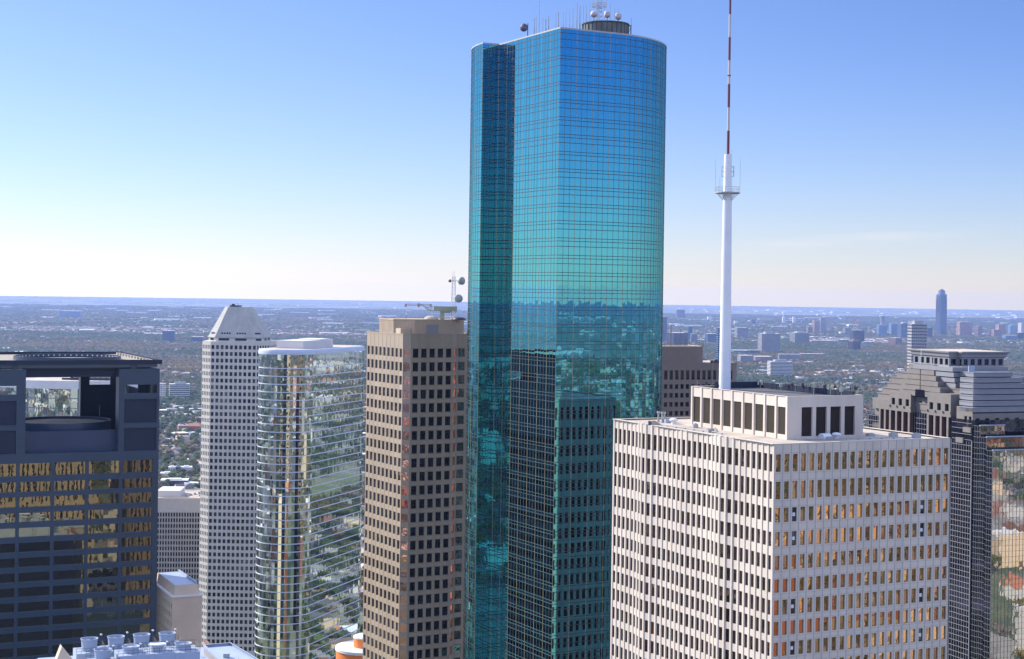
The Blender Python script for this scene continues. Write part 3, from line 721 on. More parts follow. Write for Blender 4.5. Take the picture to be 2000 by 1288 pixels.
# ------------------------------------------------------------------ navy tower with the open top (left)
def navy_tower():
    r = thing('navy_tower', (-136.9, 419.05, 0), rad(24.5), 'navy blue office tower with an open framed top and ribbon windows, at the left edge', 'office tower')
    W, D = 45.7, 54.0
    ZB = 196.4
    rows = [(190.6,193.9),(186.4,189.0),(182.4,185.1)]
    z = 182.4
    while z > 60: z -= 3.93; rows.append((z, z+2.45))
    rows = rows[::-1]; zs = [0.0]
    for a, b in rows: zs += [a, b]
    zs.append(ZB)
    mb = MB(); wf, wsd = [], []
    bay = 8.9; xs = [0.0]
    for i in range(5): xs += [.35+i*bay+.1, .35+i*bay+8.15]
    xs.append(W)
    facade(mb, (0, 0), (1, 0), xs, zs, odd, .45, wf)
    xs2 = [0.0]
    for i in range(6): xs2 += [.45+i*bay, .45+i*bay+8.05]
    xs2.append(D)
    facade(mb, (W, 0), (0, 1), xs2, zs, odd, .45, wsd)
    facade(mb, (W, D), (-1, 0), xs, zs, odd, .45, wsd)
    facade(mb, (0, D), (0, -1), xs2, zs, odd, .45, wsd)
    mb.quad((0,0,ZB), (W,0,ZB), (W,D,ZB), (0,D,ZB))
    mb.build('wall', M['navy'], r)
    window_parts(r, wf, M['navy_win'], 'ribbon_window', 90, 6, .006)
    window_parts(r, wsd, M['dark_win'], 'side_window', 0, 6, .02)
    # --- open top storeys
    zt = 218.6
    # right block: front wall with an opening and two recessed panels
    def block(x0, x1, o0, o1, name):
        b = MB(); w = []
        lv = [ZB, ZB+.02, 202.6, 204.0, 210.4, 212.0, 214.3, zt]
        facade(b, (x0, 0), (1, 0), [0, o0-x0, o1-x0, x1-x0], lv, lambda i, j: i == 1 and j in (1, 3), .5, w)
        o = b.build(name, M['navy'], r)
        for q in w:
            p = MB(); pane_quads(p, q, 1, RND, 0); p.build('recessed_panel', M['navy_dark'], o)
        return o
    # (the see-through opening is made by building the wall around it)
    def frame_block(x0, x1, o0, o1):
        b = MB(); w = []
        lv = [ZB, ZB+.05, 202.6, 204.0, 210.4, 212.0]
        facade(b, (x0, 0), (1, 0), [0, o0-x0, o1-x0, x1-x0], lv, lambda i, j: i == 1 and j in (1, 3), .5, w)
        b.box(x0, o0, 0, 1.2, 212.0, 214.3); b.box(o1, x1, 0, 1.2, 212.0, 214.3); b.box(x0, x1, 0, 1.2, 214.3, zt)
        b.quad((x0,1.2,ZB), (x0,1.2,212.0), (x1,1.2,212.0), (x1,1.2,ZB)); b.quad((x0,0,212.0), (x1,0,212.0), (x1,1.2,212.0), (x0,1.2,212.0))
        b.quad((x0,0,ZB), (x0,0,212), (x0,1.2,212), (x0,1.2,ZB)); b.quad((x1,0,ZB), (x1,1.2,ZB), (x1,1.2,212), (x1,0,212))
        o = b.build('frame_block', M['navy'], r)
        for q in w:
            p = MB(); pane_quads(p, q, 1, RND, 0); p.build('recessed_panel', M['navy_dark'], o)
        return o
    fr = frame_block(34.8, W, 36.3, 45.0); fl = frame_block(0, 10.6, .8, 8.3)
    b = MB()
    b.box(34.8, 35.3, 1.2, 4.4, ZB, zt); b.box(10.1, 10.6, 1.2, 4.4, ZB, zt)
    b.build('return_wall', M['navy'], fr)
    # dark divider inside the right opening
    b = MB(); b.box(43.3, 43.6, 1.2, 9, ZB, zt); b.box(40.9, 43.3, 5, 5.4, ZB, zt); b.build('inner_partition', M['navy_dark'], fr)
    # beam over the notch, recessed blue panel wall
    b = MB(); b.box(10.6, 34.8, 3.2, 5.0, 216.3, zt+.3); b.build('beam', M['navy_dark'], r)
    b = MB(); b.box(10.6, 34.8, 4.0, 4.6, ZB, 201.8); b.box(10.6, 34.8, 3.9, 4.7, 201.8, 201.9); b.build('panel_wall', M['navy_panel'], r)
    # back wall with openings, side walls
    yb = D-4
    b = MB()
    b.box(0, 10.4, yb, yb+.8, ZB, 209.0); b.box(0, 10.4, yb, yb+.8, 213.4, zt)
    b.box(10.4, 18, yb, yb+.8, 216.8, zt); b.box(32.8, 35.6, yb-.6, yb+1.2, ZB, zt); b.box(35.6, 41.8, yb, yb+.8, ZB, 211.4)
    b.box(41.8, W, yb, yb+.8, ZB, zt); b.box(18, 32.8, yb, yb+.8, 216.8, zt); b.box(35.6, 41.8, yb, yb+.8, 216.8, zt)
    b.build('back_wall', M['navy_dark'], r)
    b = MB(); b.box(32.5, 32.8, yb-3.4, yb-.2, ZB, zt); b.build('pillar', M['navy'], r)
    b = MB(); b.box(W-.6, W, 1.2, 24, ZB, zt); b.box(W-.6, W, 24, D, ZB, 211.7); b.box(W-.6, W, 24, D, 214.6, zt)
    b.box(0, .6, 1.2, D, ZB, 206); b.box(0, .6, 1.2, D, 214.6, zt); b.build('side_wall', M['navy'], r)
    # stiffener rods
    b = MB(); b.bar((42.0, 30, 216), (44.0, 28, 206), .12); b.bar((35.5, 32, 203.6), (35.5, 32, 206.6), .14); b.build('rod', M['grey_metal'], r)
    # drum in the notch
    dr = MB(); cx, cy, R = 22.9, 20.0, 13.4; dr.cyl(cx, cy, ZB, 203.3, R, R, 48, top=False); w_ = dr.build('drum', M['navy_panel'], r, True)
    dt = MB(); dt.cyl(cx, cy, ZB, 202.9, R-.5, R-.5, 48, 0); dt.build('drum_roof', M['roof_pale'], w_)
    rm = MB(); ring(rm, cx, cy, R-.5, R+.06, 202.8, 203.6, 48); rm.build('drum_rim', M['navy'], w_)
    # roof slab with overhang, parapet and ring
    b = MB(); ov = .5
    b.box(-ov, W+ov, -ov, D+ov, 219.9, 220.3); b.build('roof', M['navy_roof'], r)
    b = MB()
    for (x0,x1,y0,y1) in ((-ov,W+ov,-ov-.02,-ov+.35),(-ov,W+ov,D+ov-.35,D+ov+.02),(-ov-.02,-ov+.35,-ov+.35,D+ov-.35),(W+ov-.35,W+ov+.02,-ov+.35,D+ov-.35)):
        b.box(x0, x1, y0, y1, 219.85, 221.05)
    b.build('parapet', M['navy_dark'], r)
    b = MB(); b.box(.6, W-.6, .6, 1.4, 219.0, 219.9); b.box(W-1.6, W-.6, 1.4, D-1, 219.0, 219.9); b.box(.6, 1.4, 1.4, D-1, 219.0, 219.9); b.box(.6, W-.6, D-1, D-.4, 219.0, 219.9); b.build('soffit', M['navy_soffit'], r)
    b = MB()
    for x in (7.2, 38.2): b.box(x, x+1.3, .3, 1.6, zt, 219.9); b.box(x, x+1.3, D-2, D-1, zt, 219.9)
    b.box(2, W-2, 3.0, 3.6, zt, 219.2); b.box(2, W-2, D-3, D-2.4, zt, 219.2); b.build('strut', M['navy'], r)
    b = MB(); ring(b, 24.4, 20.0, 14.1, 14.45, 220.3, 221.35, 64); rg = b.build('roof_ring', M['navy'], r)
    b = MB()
    for k in range(56):
        a = 2*math.pi*k/56; b.box(24.4+13.95*math.cos(a)-.16, 24.4+13.95*math.cos(a)+.16, 20+13.95*math.sin(a)-.16, 20+13.95*math.sin(a)+.16, 220.75, 221.05)
    b.build('ring_stud', M['mast_white'], rg)
    # roof rails along the right edge
    b = MB()
    for k in range(12): b.box(W-2.2, W-1.2, 3+k*4.2, 4.4+k*4.2, 220.3, 220.9)
    b.box(W-1.0, W-.6, 1, D-1, 220.3, 220.75); b.build('roof_rail', M['roof_pale'], r)
def ring(mb, cx, cy, r0, r1, z0, z1, n):
    for i in range(n):
        a, b = 2*math.pi*i/n, 2*math.pi*(i+1)/n
        p = [(cx+q*math.cos(t), cy+q*math.sin(t)) for q, t in ((r1,a),(r1,b),(r0,b),(r0,a))]
        mb.quad((*p[0],z0), (*p[1],z0), (*p[1],z1), (*p[0],z1)); mb.quad((*p[0],z1), (*p[1],z1), (*p[2],z1), (*p[3],z1))
        mb.quad((*p[2],z0), (*p[3],z0), (*p[3],z1), (*p[2],z1)); mb.quad((*p[3],z0), (*p[2],z0), (*p[1],z0), (*p[0],z0))
M['navy_panel'] = stone('deep_blue_metal_panel', (0.026, 0.046, 0.095), 0.12, 0.06, 0.3, spec=0.5)
M['navy_soffit'] = stone('blue_grey_soffit_panel', (0.12, 0.15, 0.19), 0.08, 0.2, 0.5)
M['navy_roof'] = stone('beige_roof_deck', (0.30, 0.26, 0.20), 0.15, 0.2, 0.9)
navy_tower()

# ------------------------------------------------------------------ curved glass tower glimpsed through the navy frame
def pill(c, axis, L, R, n=24):
    ax = Vector(axis).normalized(); nn = Vector((ax.y, -ax.x)); pts = []
    for i in range(n+1):
        t = math.pi*i/n; q = Vector(c) - ax*math.sin(t)*R*1.0 - nn*R*math.cos(t); pts.append((q.x, q.y))
    k = max(1, int(L/3.2))
    for i in range(1, k): q = Vector(c) + nn*R + ax*L*i/k; pts.append((q.x, q.y))
    for i in range(n+1):
        t = math.pi*i/n; q = Vector(c) + ax*L + ax*math.sin(t)*R + nn*R*math.cos(t); pts.append((q.x, q.y))
    for i in range(1, k): q = Vector(c) - nn*R + ax*L*(k-i)/k; pts.append((q.x, q.y))
    return pts
def scaled(pts, s):
    cx = sum(p[0] for p in pts)/len(pts); cy = sum(p[1] for p in pts)/len(pts)
    return [(cx+(p[0]-cx)*s, cy+(p[1]-cy)*s) for p in pts]
def round_glass_tower():
    Y = 640; cx = at(112, 760, Y).x; zt = 203.0
    r = thing('round_glass_tower', (cx, Y+20, 0), 0, 'round mirrored tower with white roof band, seen through the open navy tower top', 'office tower')
    pts = [(33*math.cos(2*math.pi*i/72), 22*math.sin(2*math.pi*i/72)) for i in range(72)]
    g = MB(); path_strip(g, pts+[pts[0]], 0, zt-3.0); g.build('curtain_wall', M['oval_glass'], r)
    b = MB(); ribbon(b, pts, zt-3.2, zt, .5); b.build('roof_band', M['roof_white'], r)
    ln = MB(); z = zt-7
    while z > 120: ribbon(ln, pts, z-.12, z+.12, .1); z -= 3.9
    vmullions(ln, pts, range(72), 100, zt-3, .12, .05); ln.build('mullion_grid', M['wf_mull'], r)
    rf = MB(); rf.ngon([(p[0], p[1], zt-.3) for p in offset_path(pts, -.2, True)]); rf.build('roof', M['roof_pale'], r)
    p = MB(); p.box(2, 26, -4, 10, zt-.3, zt+2.4); p.build('penthouse', M['wall_grey'], r)
    p = MB()
    for k in range(9): p.box(3+k*2.3, 4+k*2.3, -12, -11, zt-.3, zt+.9)
    p.box(-1, 24, -10, -9.4, zt-.3, zt+.5); p.build('roof_plant', M['dark_metal'], r)
round_glass_tower()

# ------------------------------------------------------------------ pale octagonal tower with hipped roof
def octagon_tower():
    r = thing('octagonal_tower', (-174.8, 938, 0), rad(-2.5), 'pale octagonal concrete tower dotted with square windows under a hipped stone roof', 'office tower')
    f, s = 27.0, 6.36; zt = 209.1
    P8 = [(0,0),(f,0),(f+s,s),(f+s,s+f),(f,2*s+f),(0,2*s+f),(-s,s+f),(-s,s)]
    n = 46; fl = 3.89
    zs = [0.0]; rows = []
    for k in range(n): 
        z = zt - 2.2 - fl*k - 2.05
        if z < 5: break
        rows.append((z, z+2.3))
    for a, b in rows[::-1]: zs += [a, b]
    zs.append(zt)
    mb = MB(); big, oth = [], []
    for i in range(8):
        a, b = Vector(P8[i]), Vector(P8[(i+1) % 8]); L = (b-a).length
        if i % 2 == 0: xs = grid(10, L/10, 1.72)
        else: xs = grid(5, L/5, 1.0)
        facade(mb, a, b-a, xs, zs, odd, .35, big if i in (0, 7) else oth)
    mb.build('wall', M['oct_wall'], r)
    window_parts(r, big, M['dark_win'], 'window', 100, 1, .01)
    window_parts(r, oth, M['dark_win'], 'rear_window', 0)
    c = (f/2-2.2, s+f/2)
    def sc(k): return [(c[0]+(p[0]-c[0])*k, c[1]+(p[1]-c[1])*k) for p in P8]
    b = MB(); b.prism(sc(.82), zt, zt+2.3, top=False); b.build('recess_band', M['oct_wall'], r)
    b = MB()
    for i in range(8):
        q = sc(.823); a, e = Vector(q[i]), Vector(q[(i+1) % 8])
        spans = ((.08, .36), (.52, .82)) if i % 2 == 0 else ((.25, .75),)
        for t0, t1 in spans:
            p0, p1 = a.lerp(e, t0), a.lerp(e, t1); b.quad((*p0, zt+.7), (*p1, zt+.7), (*p1, zt+2.0), (*p0, zt+2.0))
    b.build('vent_slot', M['navy_dark'], r)
    b = MB(); b.prism(sc(.97), zt-.05, zt+.25, top=True); b.build('ledge', M['oct_wall'], r)
    b = MB(); b.prism(sc(.85), zt+2.3, zt+2.6, top=False, bottom=True); z1 = 229.4
    b.prism(sc(.85), zt+2.6, z1, pts2=sc(.36)); rf = b.build('roof', M['oct_roof'], r)
    # courses of the roof and the round vents near its foot
    ln = MB()
    for k in range(1, 15):
        t = k/15; ribbon(ln, sc(.85+(.36-.85)*t), zt+2.6+(z1-zt-2.6)*t-.05, zt+2.6+(z1-zt-2.6)*t+.05, .04)
    ln.build('course_line', M['oct_wall'], rf)
    for i in (7, 0, 1):
        q0, q1 = sc(.85), sc(.36); a, e, a2, e2 = Vector(q0[i]), Vector(q0[(i+1)%8]), Vector(q1[i]), Vector(q1[(i+1)%8])
        t = .13
        def pt(sx, tt): p = a.lerp(e, sx).lerp(a2.lerp(e2, sx), tt); return Vector((p.x, p.y, zt+2.6+(z1-zt-2.6)*tt))
        us = ([.16,.23,.30,.37,.58,.65,.72,.79] if i == 0 else [.3,.43,.56,.69])
        for sx in us:
            p = pt(sx, t); ux = (pt(sx+.02, t)-p).normalized(); uy = (pt(sx, t+.02)-p).normalized(); no = ux.cross(uy)
            v = MB(); rr = .62; v.ngon([p + no*.08 + (ux*math.cos(2*math.pi*k/12) + uy*math.sin(2*math.pi*k/12))*rr for k in range(12)]); v.build('round_vent', M['dark_win'], rf)
    b = MB(); b.box(c[0]-4, c[0]+2, c[1]-4, c[1]+2, z1, z1+.9); b.box(c[0]-2.5, c[0]-1, c[1]-5, c[1]-3, z1, z1+1.8); b.bar((c[0], c[1], z1), (c[0], c[1], z1+2.6), .1); b.build('roof_plant', M['dark_metal'], r)
octagon_tower()

# ------------------------------------------------------------------ long rounded mirror glass tower
def oval_tower():
    r = thing('rounded_glass_tower', (-112.5, 812.7, 0), 0, 'rounded mirror glass tower ringed by thin white floor lines, left of the tan tower', 'office tower')
    zt = 210.4; pts = pill((0, 0), (.326, .945), 58, 14.3, 28)
    g = MB(); rnd = random.Random(11)
    zr = [zt-2.5, zt-9.3]
    while zr[-1] > 8: zr.append(zr[-1]-3.96)
    zr.append(0)
    n = len(pts)
    for i in range(n):
        a, b = pts[i], pts[(i+1) % n]; d = Vector((b[0]-a[0], b[1]-a[1])); L = d.length
        if L < 1e-4: continue
        d.normalize(); nn = Vector((d.y, -d.x)); k = max(1, int(L/1.6)) if L > 2 else 1
        for q in range(k):
            p0 = Vector(a).lerp(Vector(b), q/k); p1 = Vector(a).lerp(Vector(b), (q+1)/k)
            for z1, z0 in zip(zr[:-1], zr[1:]):
                t = [rnd.uniform(-1, 1)*.0035 for _ in range(3)]
                g.quad((p0.x+nn.x*t[0], p0.y+nn.y*t[0], z0), (p1.x+nn.x*t[1], p1.y+nn.y*t[1], z0), (p1.x+nn.x*t[2], p1.y+nn.y*t[2], z1), (p0.x+nn.x*(t[0]+t[2]-t[1]), p0.y+nn.y*(t[0]+t[2]-t[1]), z1))
    g.build('curtain_wall', M['oval_glass'], r)
    ln = MB()
    for z in zr[1:-1]: ribbon(ln, pts, z-.2, z+.2, .2)
    ln.build('floor_line', M['oval_line'], r)
    b = MB()
    prev = None
    for k in range(7):
        a = math.pi/2*k/6; o, z = .4 - .6*(1-math.cos(a)), zt-2.5 + 2.5*math.sin(a)
        cur = [(p[0], p[1], z) for p in offset_path(pts, o, True)]
        if prev:
            for i in range(n): b.quad(prev[i], prev[(i+1) % n], cur[(i+1) % n], cur[i])
        prev = cur
    b.build('roof_band', M['white_metal'], r, True)
    rf = MB(); rf.ngon([(p[0], p[1], zt-.1) for p in offset_path(pts, -.5, True)]); rf.build('roof', M['roof_pale'], r)
    ax = Vector((.326, .945)); nn = Vector((.945, -.326))
    def q(s, t): v = ax*s + nn*t; return (v.x, v.y)
    b = MB(); b.prism([q(5, -9), q(5, 6), q(40, 6), q(40, -9)], zt-.1, zt+3.9); b.build('penthouse', M['wall_white'], r)
    b = MB(); b.prism([q(26, -7), q(26, 5), q(38, 5), q(38, -7)], zt+3.9, zt+4.4); b.build('penthouse_cap', M['roof_white'], r)
oval_tower()

# ------------------------------------------------------------------ tan granite tower
TZ = 228.4
def tan_tower():
    r = thing('tan_tower', (-30.7, 458, 0), rad(29), 'tan granite office tower with punched windows, left of the teal tower', 'office tower')
    c45 = .7071
    A = (0, 0); B = (2.34*c45, -2.34*c45); C = (B[0]+13.6, B[1]); Dq = (C[0]+3.0*c45, C[1]+3.0*c45); E = (Dq[0]+9, Dq[1]); G = (E[0], 25.3); H = (0, 25.3)
    rows = []; z = TZ-4.2-2.5
    k = 0
    while z > 20: rows.append((z, z+2.5)); z -= 3.9
    zs = [0.0]
    for a, b in rows[::-1]: zs += [a, b]
    zs.append(TZ)
    mb = MB(); front, left, cop, rest = [], [], [], []
    facade(mb, B, (1, 0), grid(5, 2.62, 1.75, .25), zs, odd, .3, front)
    facade(mb, H, (0, -1), grid(9, 25.3/9, 1.72), zs, odd, .22, left)
    facade(mb, A, (1, -1), [0, .22, 2.12, 2.34], zs, odd, .12, cop)
    facade(mb, C, (1, 1), [0, .3, 2.7, 3.0], zs, odd, .12, cop)
    facade(mb, Dq, (1, 0), grid(3, 3.0, 2.2), zs, odd, .2, cop)
    facade(mb, E, (0, 1), grid(9, (25.3-E[1])/9, 1.7), zs, odd, .3, rest)
    facade(mb, G, (-1, 0), grid(8, E[0]/8, 1.7), zs, odd, .3, rest)
    mb.build('wall', M['tan'], r)
    window_parts(r, front, M['black_win'], 'window', 55, 1, .01)
    window_parts(r, left, M['tan_win'], 'window', 45, 1, .015)
    window_parts(r, cop, M['red_reflect_win'], 'corner_window', 12, 1, .02)
    window_parts(r, rest, M['black_win'], 'rear_window', 0)
    # stone joints: thin lines at every floor and pier
    jn = MB()
    for a, b in rows[:24]:
        for zz in (a-.12, b+.12):
            jn.box(B[0], C[0], B[1]-.03, B[1], zz-.03, zz+.03)
    for i in range(10): jn.box(-.03, 0, 25.3-i*25.3/9-.04 if i else 25.2, 25.3-i*25.3/9+.04 if i else 25.28, 120, TZ-.1)
    jn.build('joint', M['brown'], r)
    rf = MB(); rf.ngon([(p[0], p[1], TZ-.3) for p in (A, B, C, Dq, E, G, H)]); rf.build('roof', M['roof_pale'], r)
    rm = MB(); ribbon(rm, [A, B, C, Dq, E, G, H], TZ-.28, TZ+.1, .06); rm.build('coping', M['tan'], r)
    # penthouse
    p = MB(); cx, cy, hx, hy, ch = 11.8, 12.4, 11.4, 9.5, 4.6
    oc = [(cx-hx+ch, cy-hy), (cx+hx-ch, cy-hy), (cx+hx, cy-hy+ch), (cx+hx, cy+hy-ch), (cx+hx-ch, cy+hy), (cx-hx+ch, cy+hy), (cx-hx, cy+hy-ch), (cx-hx, cy-hy+ch)]
    p.prism(oc, TZ-.3, TZ+4.0, top=True); ph = p.build('penthouse', M['tan_pent'], r)
    rb = MB()
    for i in range(8):
        a, b = Vector(oc[i]), Vector(oc[(i+1) % 8]); L = (b-a).length; k = int(L/.8)
        d = (b-a).normalized(); nn = Vector((d.y, -d.x))
        for q in range(k):
            e = a + d*(q+.5)*L/k; rb.prism([(e.x-d.x*.1, e.y-d.y*.1), (e.x-d.x*.1+nn.x*.1, e.y-d.y*.1+nn.y*.1), (e.x+d.x*.1+nn.x*.1, e.y+d.y*.1+nn.y*.1), (e.x+d.x*.1, e.y+d.y*.1)], TZ+.2, TZ+3.7)
    rb.build('rib', M['tan_pent'], ph)
    p = MB(); ribbon(p, oc, TZ+3.8, TZ+4.15, .15); p.build('penthouse_coping', M['tan_pent'], ph)
    p = MB(); p.box(.8, 4.0, 3.5, 8.5, TZ-.3, TZ+1.5); p.build('stair_box', M['tan_pent'], r)
    p = MB(); p.box(cx-3.2, cx+.6, cy-hy-.12, cy-hy, TZ, TZ+2.6); p.build('service_door', M['wall_grey'], ph)
    return r
tan_tower()
TP = TZ + 4.0
# window-washing crane, lattice mast and dishes on its roof
def roof_crane():
    Y = 473; xb = at(866, 620, Y).x
    r = thing('cleaning_crane', (xb, Y, TP), 0, 'sage green window cleaning crane with a long jib on the tan tower roof', 'crane')
    def L(px, py): p = at(px, py, Y); return Vector((p.x-xb, 0, p.z-TP))
    p = MB(); a, b = L(848, 608), L(893, 599); p.box(a.x, b.x, -1.0, 1.0, a.z, b.z); p.build('body', M['crane'], r)
    p = MB(); a, b = L(860, 625), L(868, 608); p.box(a.x, b.x, -.7, .7, 0, b.z); a, b = L(866, 612), L(880, 607); p.box(a.x, b.x, -.8, .8, a.z, b.z); p.build('turret', M['crane'], r)
    p = MB(); a0, a1, c0, c1 = L(830, 601), L(848, 599), L(838, 607), L(848, 608)
    for y in (-.8, .8):
        o = Vector((0, y, 0)); p.bar(a0+o, a1+o, .16); p.bar(a0+o, c0+o, .16); p.bar(c0+o, c1+o, .16)
        for t in (.25, .5, .75): p.bar(a0.lerp(a1, t)+o, c0.lerp(c1, t-.1)+o, .1); 
    p.build('counter_frame', M['crane'], r)
    p = MB(); j0, j1 = L(793, 594), L(842, 595); n = 12
    for k in range(n):
        q0, q1 = j0.lerp(j1, k/n), j0.lerp(j1, (k+1)/n)
        for y in (-.35, .35):
            p.bar(q0+Vector((0,y,0)), q1+Vector((0,y,0)), .1); p.bar(q0+Vector((0,y,-.45)), q1+Vector((0,y,-.45)), .08); p.bar(q0+Vector((0,y,0)), q1+Vector((0,y,-.45)), .06)
    p.bar(L(817, 593), L(832, 600), .25); p.box(j0.x-.3, j0.x+.3, -.3, .3, j0.z-.9, j0.z); p.box(j1.x-.3, j1.x+.3, -.3, .3, j1.z-.6, j1.z+.1)
    e = L(818, 597); p.box(e.x-.3, e.x+.3, -.3, .3, e.z-.5, e.z+.5); p.build('jib', M['grey_metal'], r)
roof_crane()
Y = 474; xm_ = at(886, 580, Y).x; zt_ = at(885, 541, Y).z
r = thing('lattice_mast', (xm_, Y, TP), 0, 'white steel lattice mast carrying dishes on the tan tower roof', 'mast')
mb = MB(); lattice(mb, 0, 0, 0, zt_-TP, .62, .42, 1.0, .09); mb.build('lattice', M['mast_white'], r)
mb = MB(); mb.bar((-.5, 0, zt_-TP-1), (-.5, 0, zt_-TP+1.6), .05, n=5); mb.build('whip', M['grey_metal'], r)
mb = MB(); mb.bar((.1, 0, zt_-TP-1), (.1, 0, zt_-TP+1.9), .06, n=5); mb.build('whip', M['grey_metal'], r)
p = at(896.5, 549, Y); dish('microwave_dish', (p.x, Y-.2, p.z), (.75, -.6, 0), 1.15, (xm_, Y, p.z), 'upper pale green drum dish facing right on the white lattice mast', 'dish_green', 'dish', 'drum dishes on the tan tower mast', .25, .9)
p = at(895, 583.5, Y); dish('microwave_dish', (p.x, Y-.6, p.z), (.25, -.97, 0), 1.2, (xm_, Y, p.z), 'lower pale green drum dish facing forward on the white lattice mast', 'dish_green', 'dish', 'drum dishes on the tan tower mast', .25, .5)
p = at(880.5, 549, Y); dish('microwave_dish', (p.x, Y-.3, p.z), (-.5, -.85, 0), .45, (xm_, Y, p.z), 'small dark drum dish high on the left of the white lattice mast', 'dark_metal', 'dish', 'drum dishes on the tan tower mast', .25, .3)
x = at(842, 622, 470).x; mb = MB(); mb.lathe((0, 0, 0), (0, 0, 1), [(0, 2.2), (.5, 2.0), (.95, 1.2), (1.15, .02)], 20)
o = tag(mb.build('roof_dome', M['roof_pale'], None, True), 'low pale canvas covered mound left of the crane on the tan tower roof', 'cover'); o.location = (x, 470, TP)
x = at(897, 622, 470).x; mb = MB(); mb.lathe((0, 0, 0), (0, 0, 1), [(0, 2.0), (.5, 1.9), (.8, 1.1), (.9, .02)], 20)
o = tag(mb.build('roof_dome', M['dark_metal'], None, True), 'low dark covered mound under the lattice mast on the tan tower roof', 'cover'); o.location = (x, 470, TP)
x = at(793.5, 618, 470).x; r = thing('roof_lamp', (x, 470, TP), 0, 'small white lamp post at the left rim of the tan tower penthouse', 'lamp'); mb = MB(); mb.bar((0, 0, 0), (0, 0, 1.3), .07); mb.build('post', M['dark_metal'], r); mb = MB(); mb.box(-.3, .25, -.2, .2, 1.25, 1.6); mb.build('lamp_head', M['mast_white'], r)

# ------------------------------------------------------------------ brown tower behind the cream one
def brown_tower():
    c = at(1433, 715, 712); r = thing('brown_tower', (c.x, 712, 0), rad(18), 'dark brown concrete tower with square windows, between the teal tower and the white mast', 'office tower')
    zt = 210.6; W, D = 44, 34
    def zz(py): return at(1400, py, 708).z
    rows = [(zz(742), zz(724)), (zz(760), zz(751)), (zz(777), zz(768)), (zz(794.5), zz(785.5)), (zz(812), zz(803))]
    z = rows[-1][0]
    while z > 40: z -= 3.93; rows.append((z, z+2.0))
    zs = [0.0]
    for a, b in rows[::-1]: zs += [a, b]
    zs.append(zt)
    mb = MB(); w, w2 = [], []
    ch = 3.0
    facade(mb, (-W, 0), (1, 0), grid(17, W/17, 1.55), zs, odd, .35, w)
    facade(mb, (0, 0), (1, 1), [0, ch*1.414], zs, lambda i, j: False, .3, w2)
    facade(mb, (ch, ch), (0, 1), grid(11, (D-ch)/11, 1.5), zs, odd, .3, w2)
    facade(mb, (ch, D), (-1, 0), grid(17, (W+ch)/17, 1.5), zs, odd, .3, w2)
    facade(mb, (-W, D), (0, -1), grid(12, D/12, 1.5), zs, odd, .3, w2)
    mb.build('wall', M['brown'], r)
    window_parts(r, w, M['black_win'], 'window', 90, 1, .01, hidden=lambda q: q[0][2] < zz(818))
    window_parts(r, w2, M['black_win'], 'rear_window', 0)
    rf = MB(); rf.ngon([(-W,0,zt-.3),(0,0,zt-.3),(ch,ch,zt-.3),(ch,D,zt-.3),(-W,D,zt-.3)]); rf.build('roof', M['roof_pale'], r)
    b = MB(); ribbon(b, [(-W,0),(0,0),(ch,ch),(ch,D),(-W,D)], zt-.3, zt+.12, .08); b.build('coping', M['brown'], r)
    x1 = -11.5; b = MB(); pz = 217.6
    b.prism([(-W+3, 3), (x1-4.3, 3), (x1, 7.3), (x1, 24), (-W+3, 24)], zt-.3, pz); ph = b.build('penthouse', M['brown'], r)
    b = MB(); ribbon(b, [(-W+3, 3), (x1-4.3, 3), (x1, 7.3), (x1, 24), (-W+3, 24)], pz-.02, pz+.35, .1); b.build('penthouse_coping', M['tan_pent'], ph)
    b = MB()
    for x, h in ((-28, 9.5), (-23.6, 7.8), (-19, 2.2), (-13, 2.5), (-31, 2), (-25, 1.8), (-16, 1.8), (-21, 3.5), (-14.5, 3.8), (-12.5, 2.0)):
        b.bar((x, 5, pz), (x, 5, pz+h), .13 if h < 9 else .2, n=5)
    b.build('aerial_cluster', M['dark_metal'], ph)
    b = MB(); b.box(x1+.1, x1+.3, 12, 13, zt+1.5, zt+5.5); b.box(x1+.3, x1+1.9, 12, 12.2, zt+1.5, zt+1.7); b.box(x1+.3, x1+1.9, 12, 12.2, zt+5.3, zt+5.5); b.box(x1+1.8, x1+2.0, 12, 12.2, zt+1.7, zt+5.3); b.build('ladder', M['dark_metal'], ph)
    b = MB()
    for k in range(9): b.box(-9+k*1.0, -8.3+k*1.0, 2+(k*3 % 5), 4+(k*3 % 5), zt-.3, zt+.5+(k % 3)*.4)
    b.build('roof_plant', M['dark_metal'], r)
    b = MB(); b.bar((-10, -.15, zt-16), (-10, -.15, zt), .12); b.build('downpipe', M['fin'], r)
brown_tower()
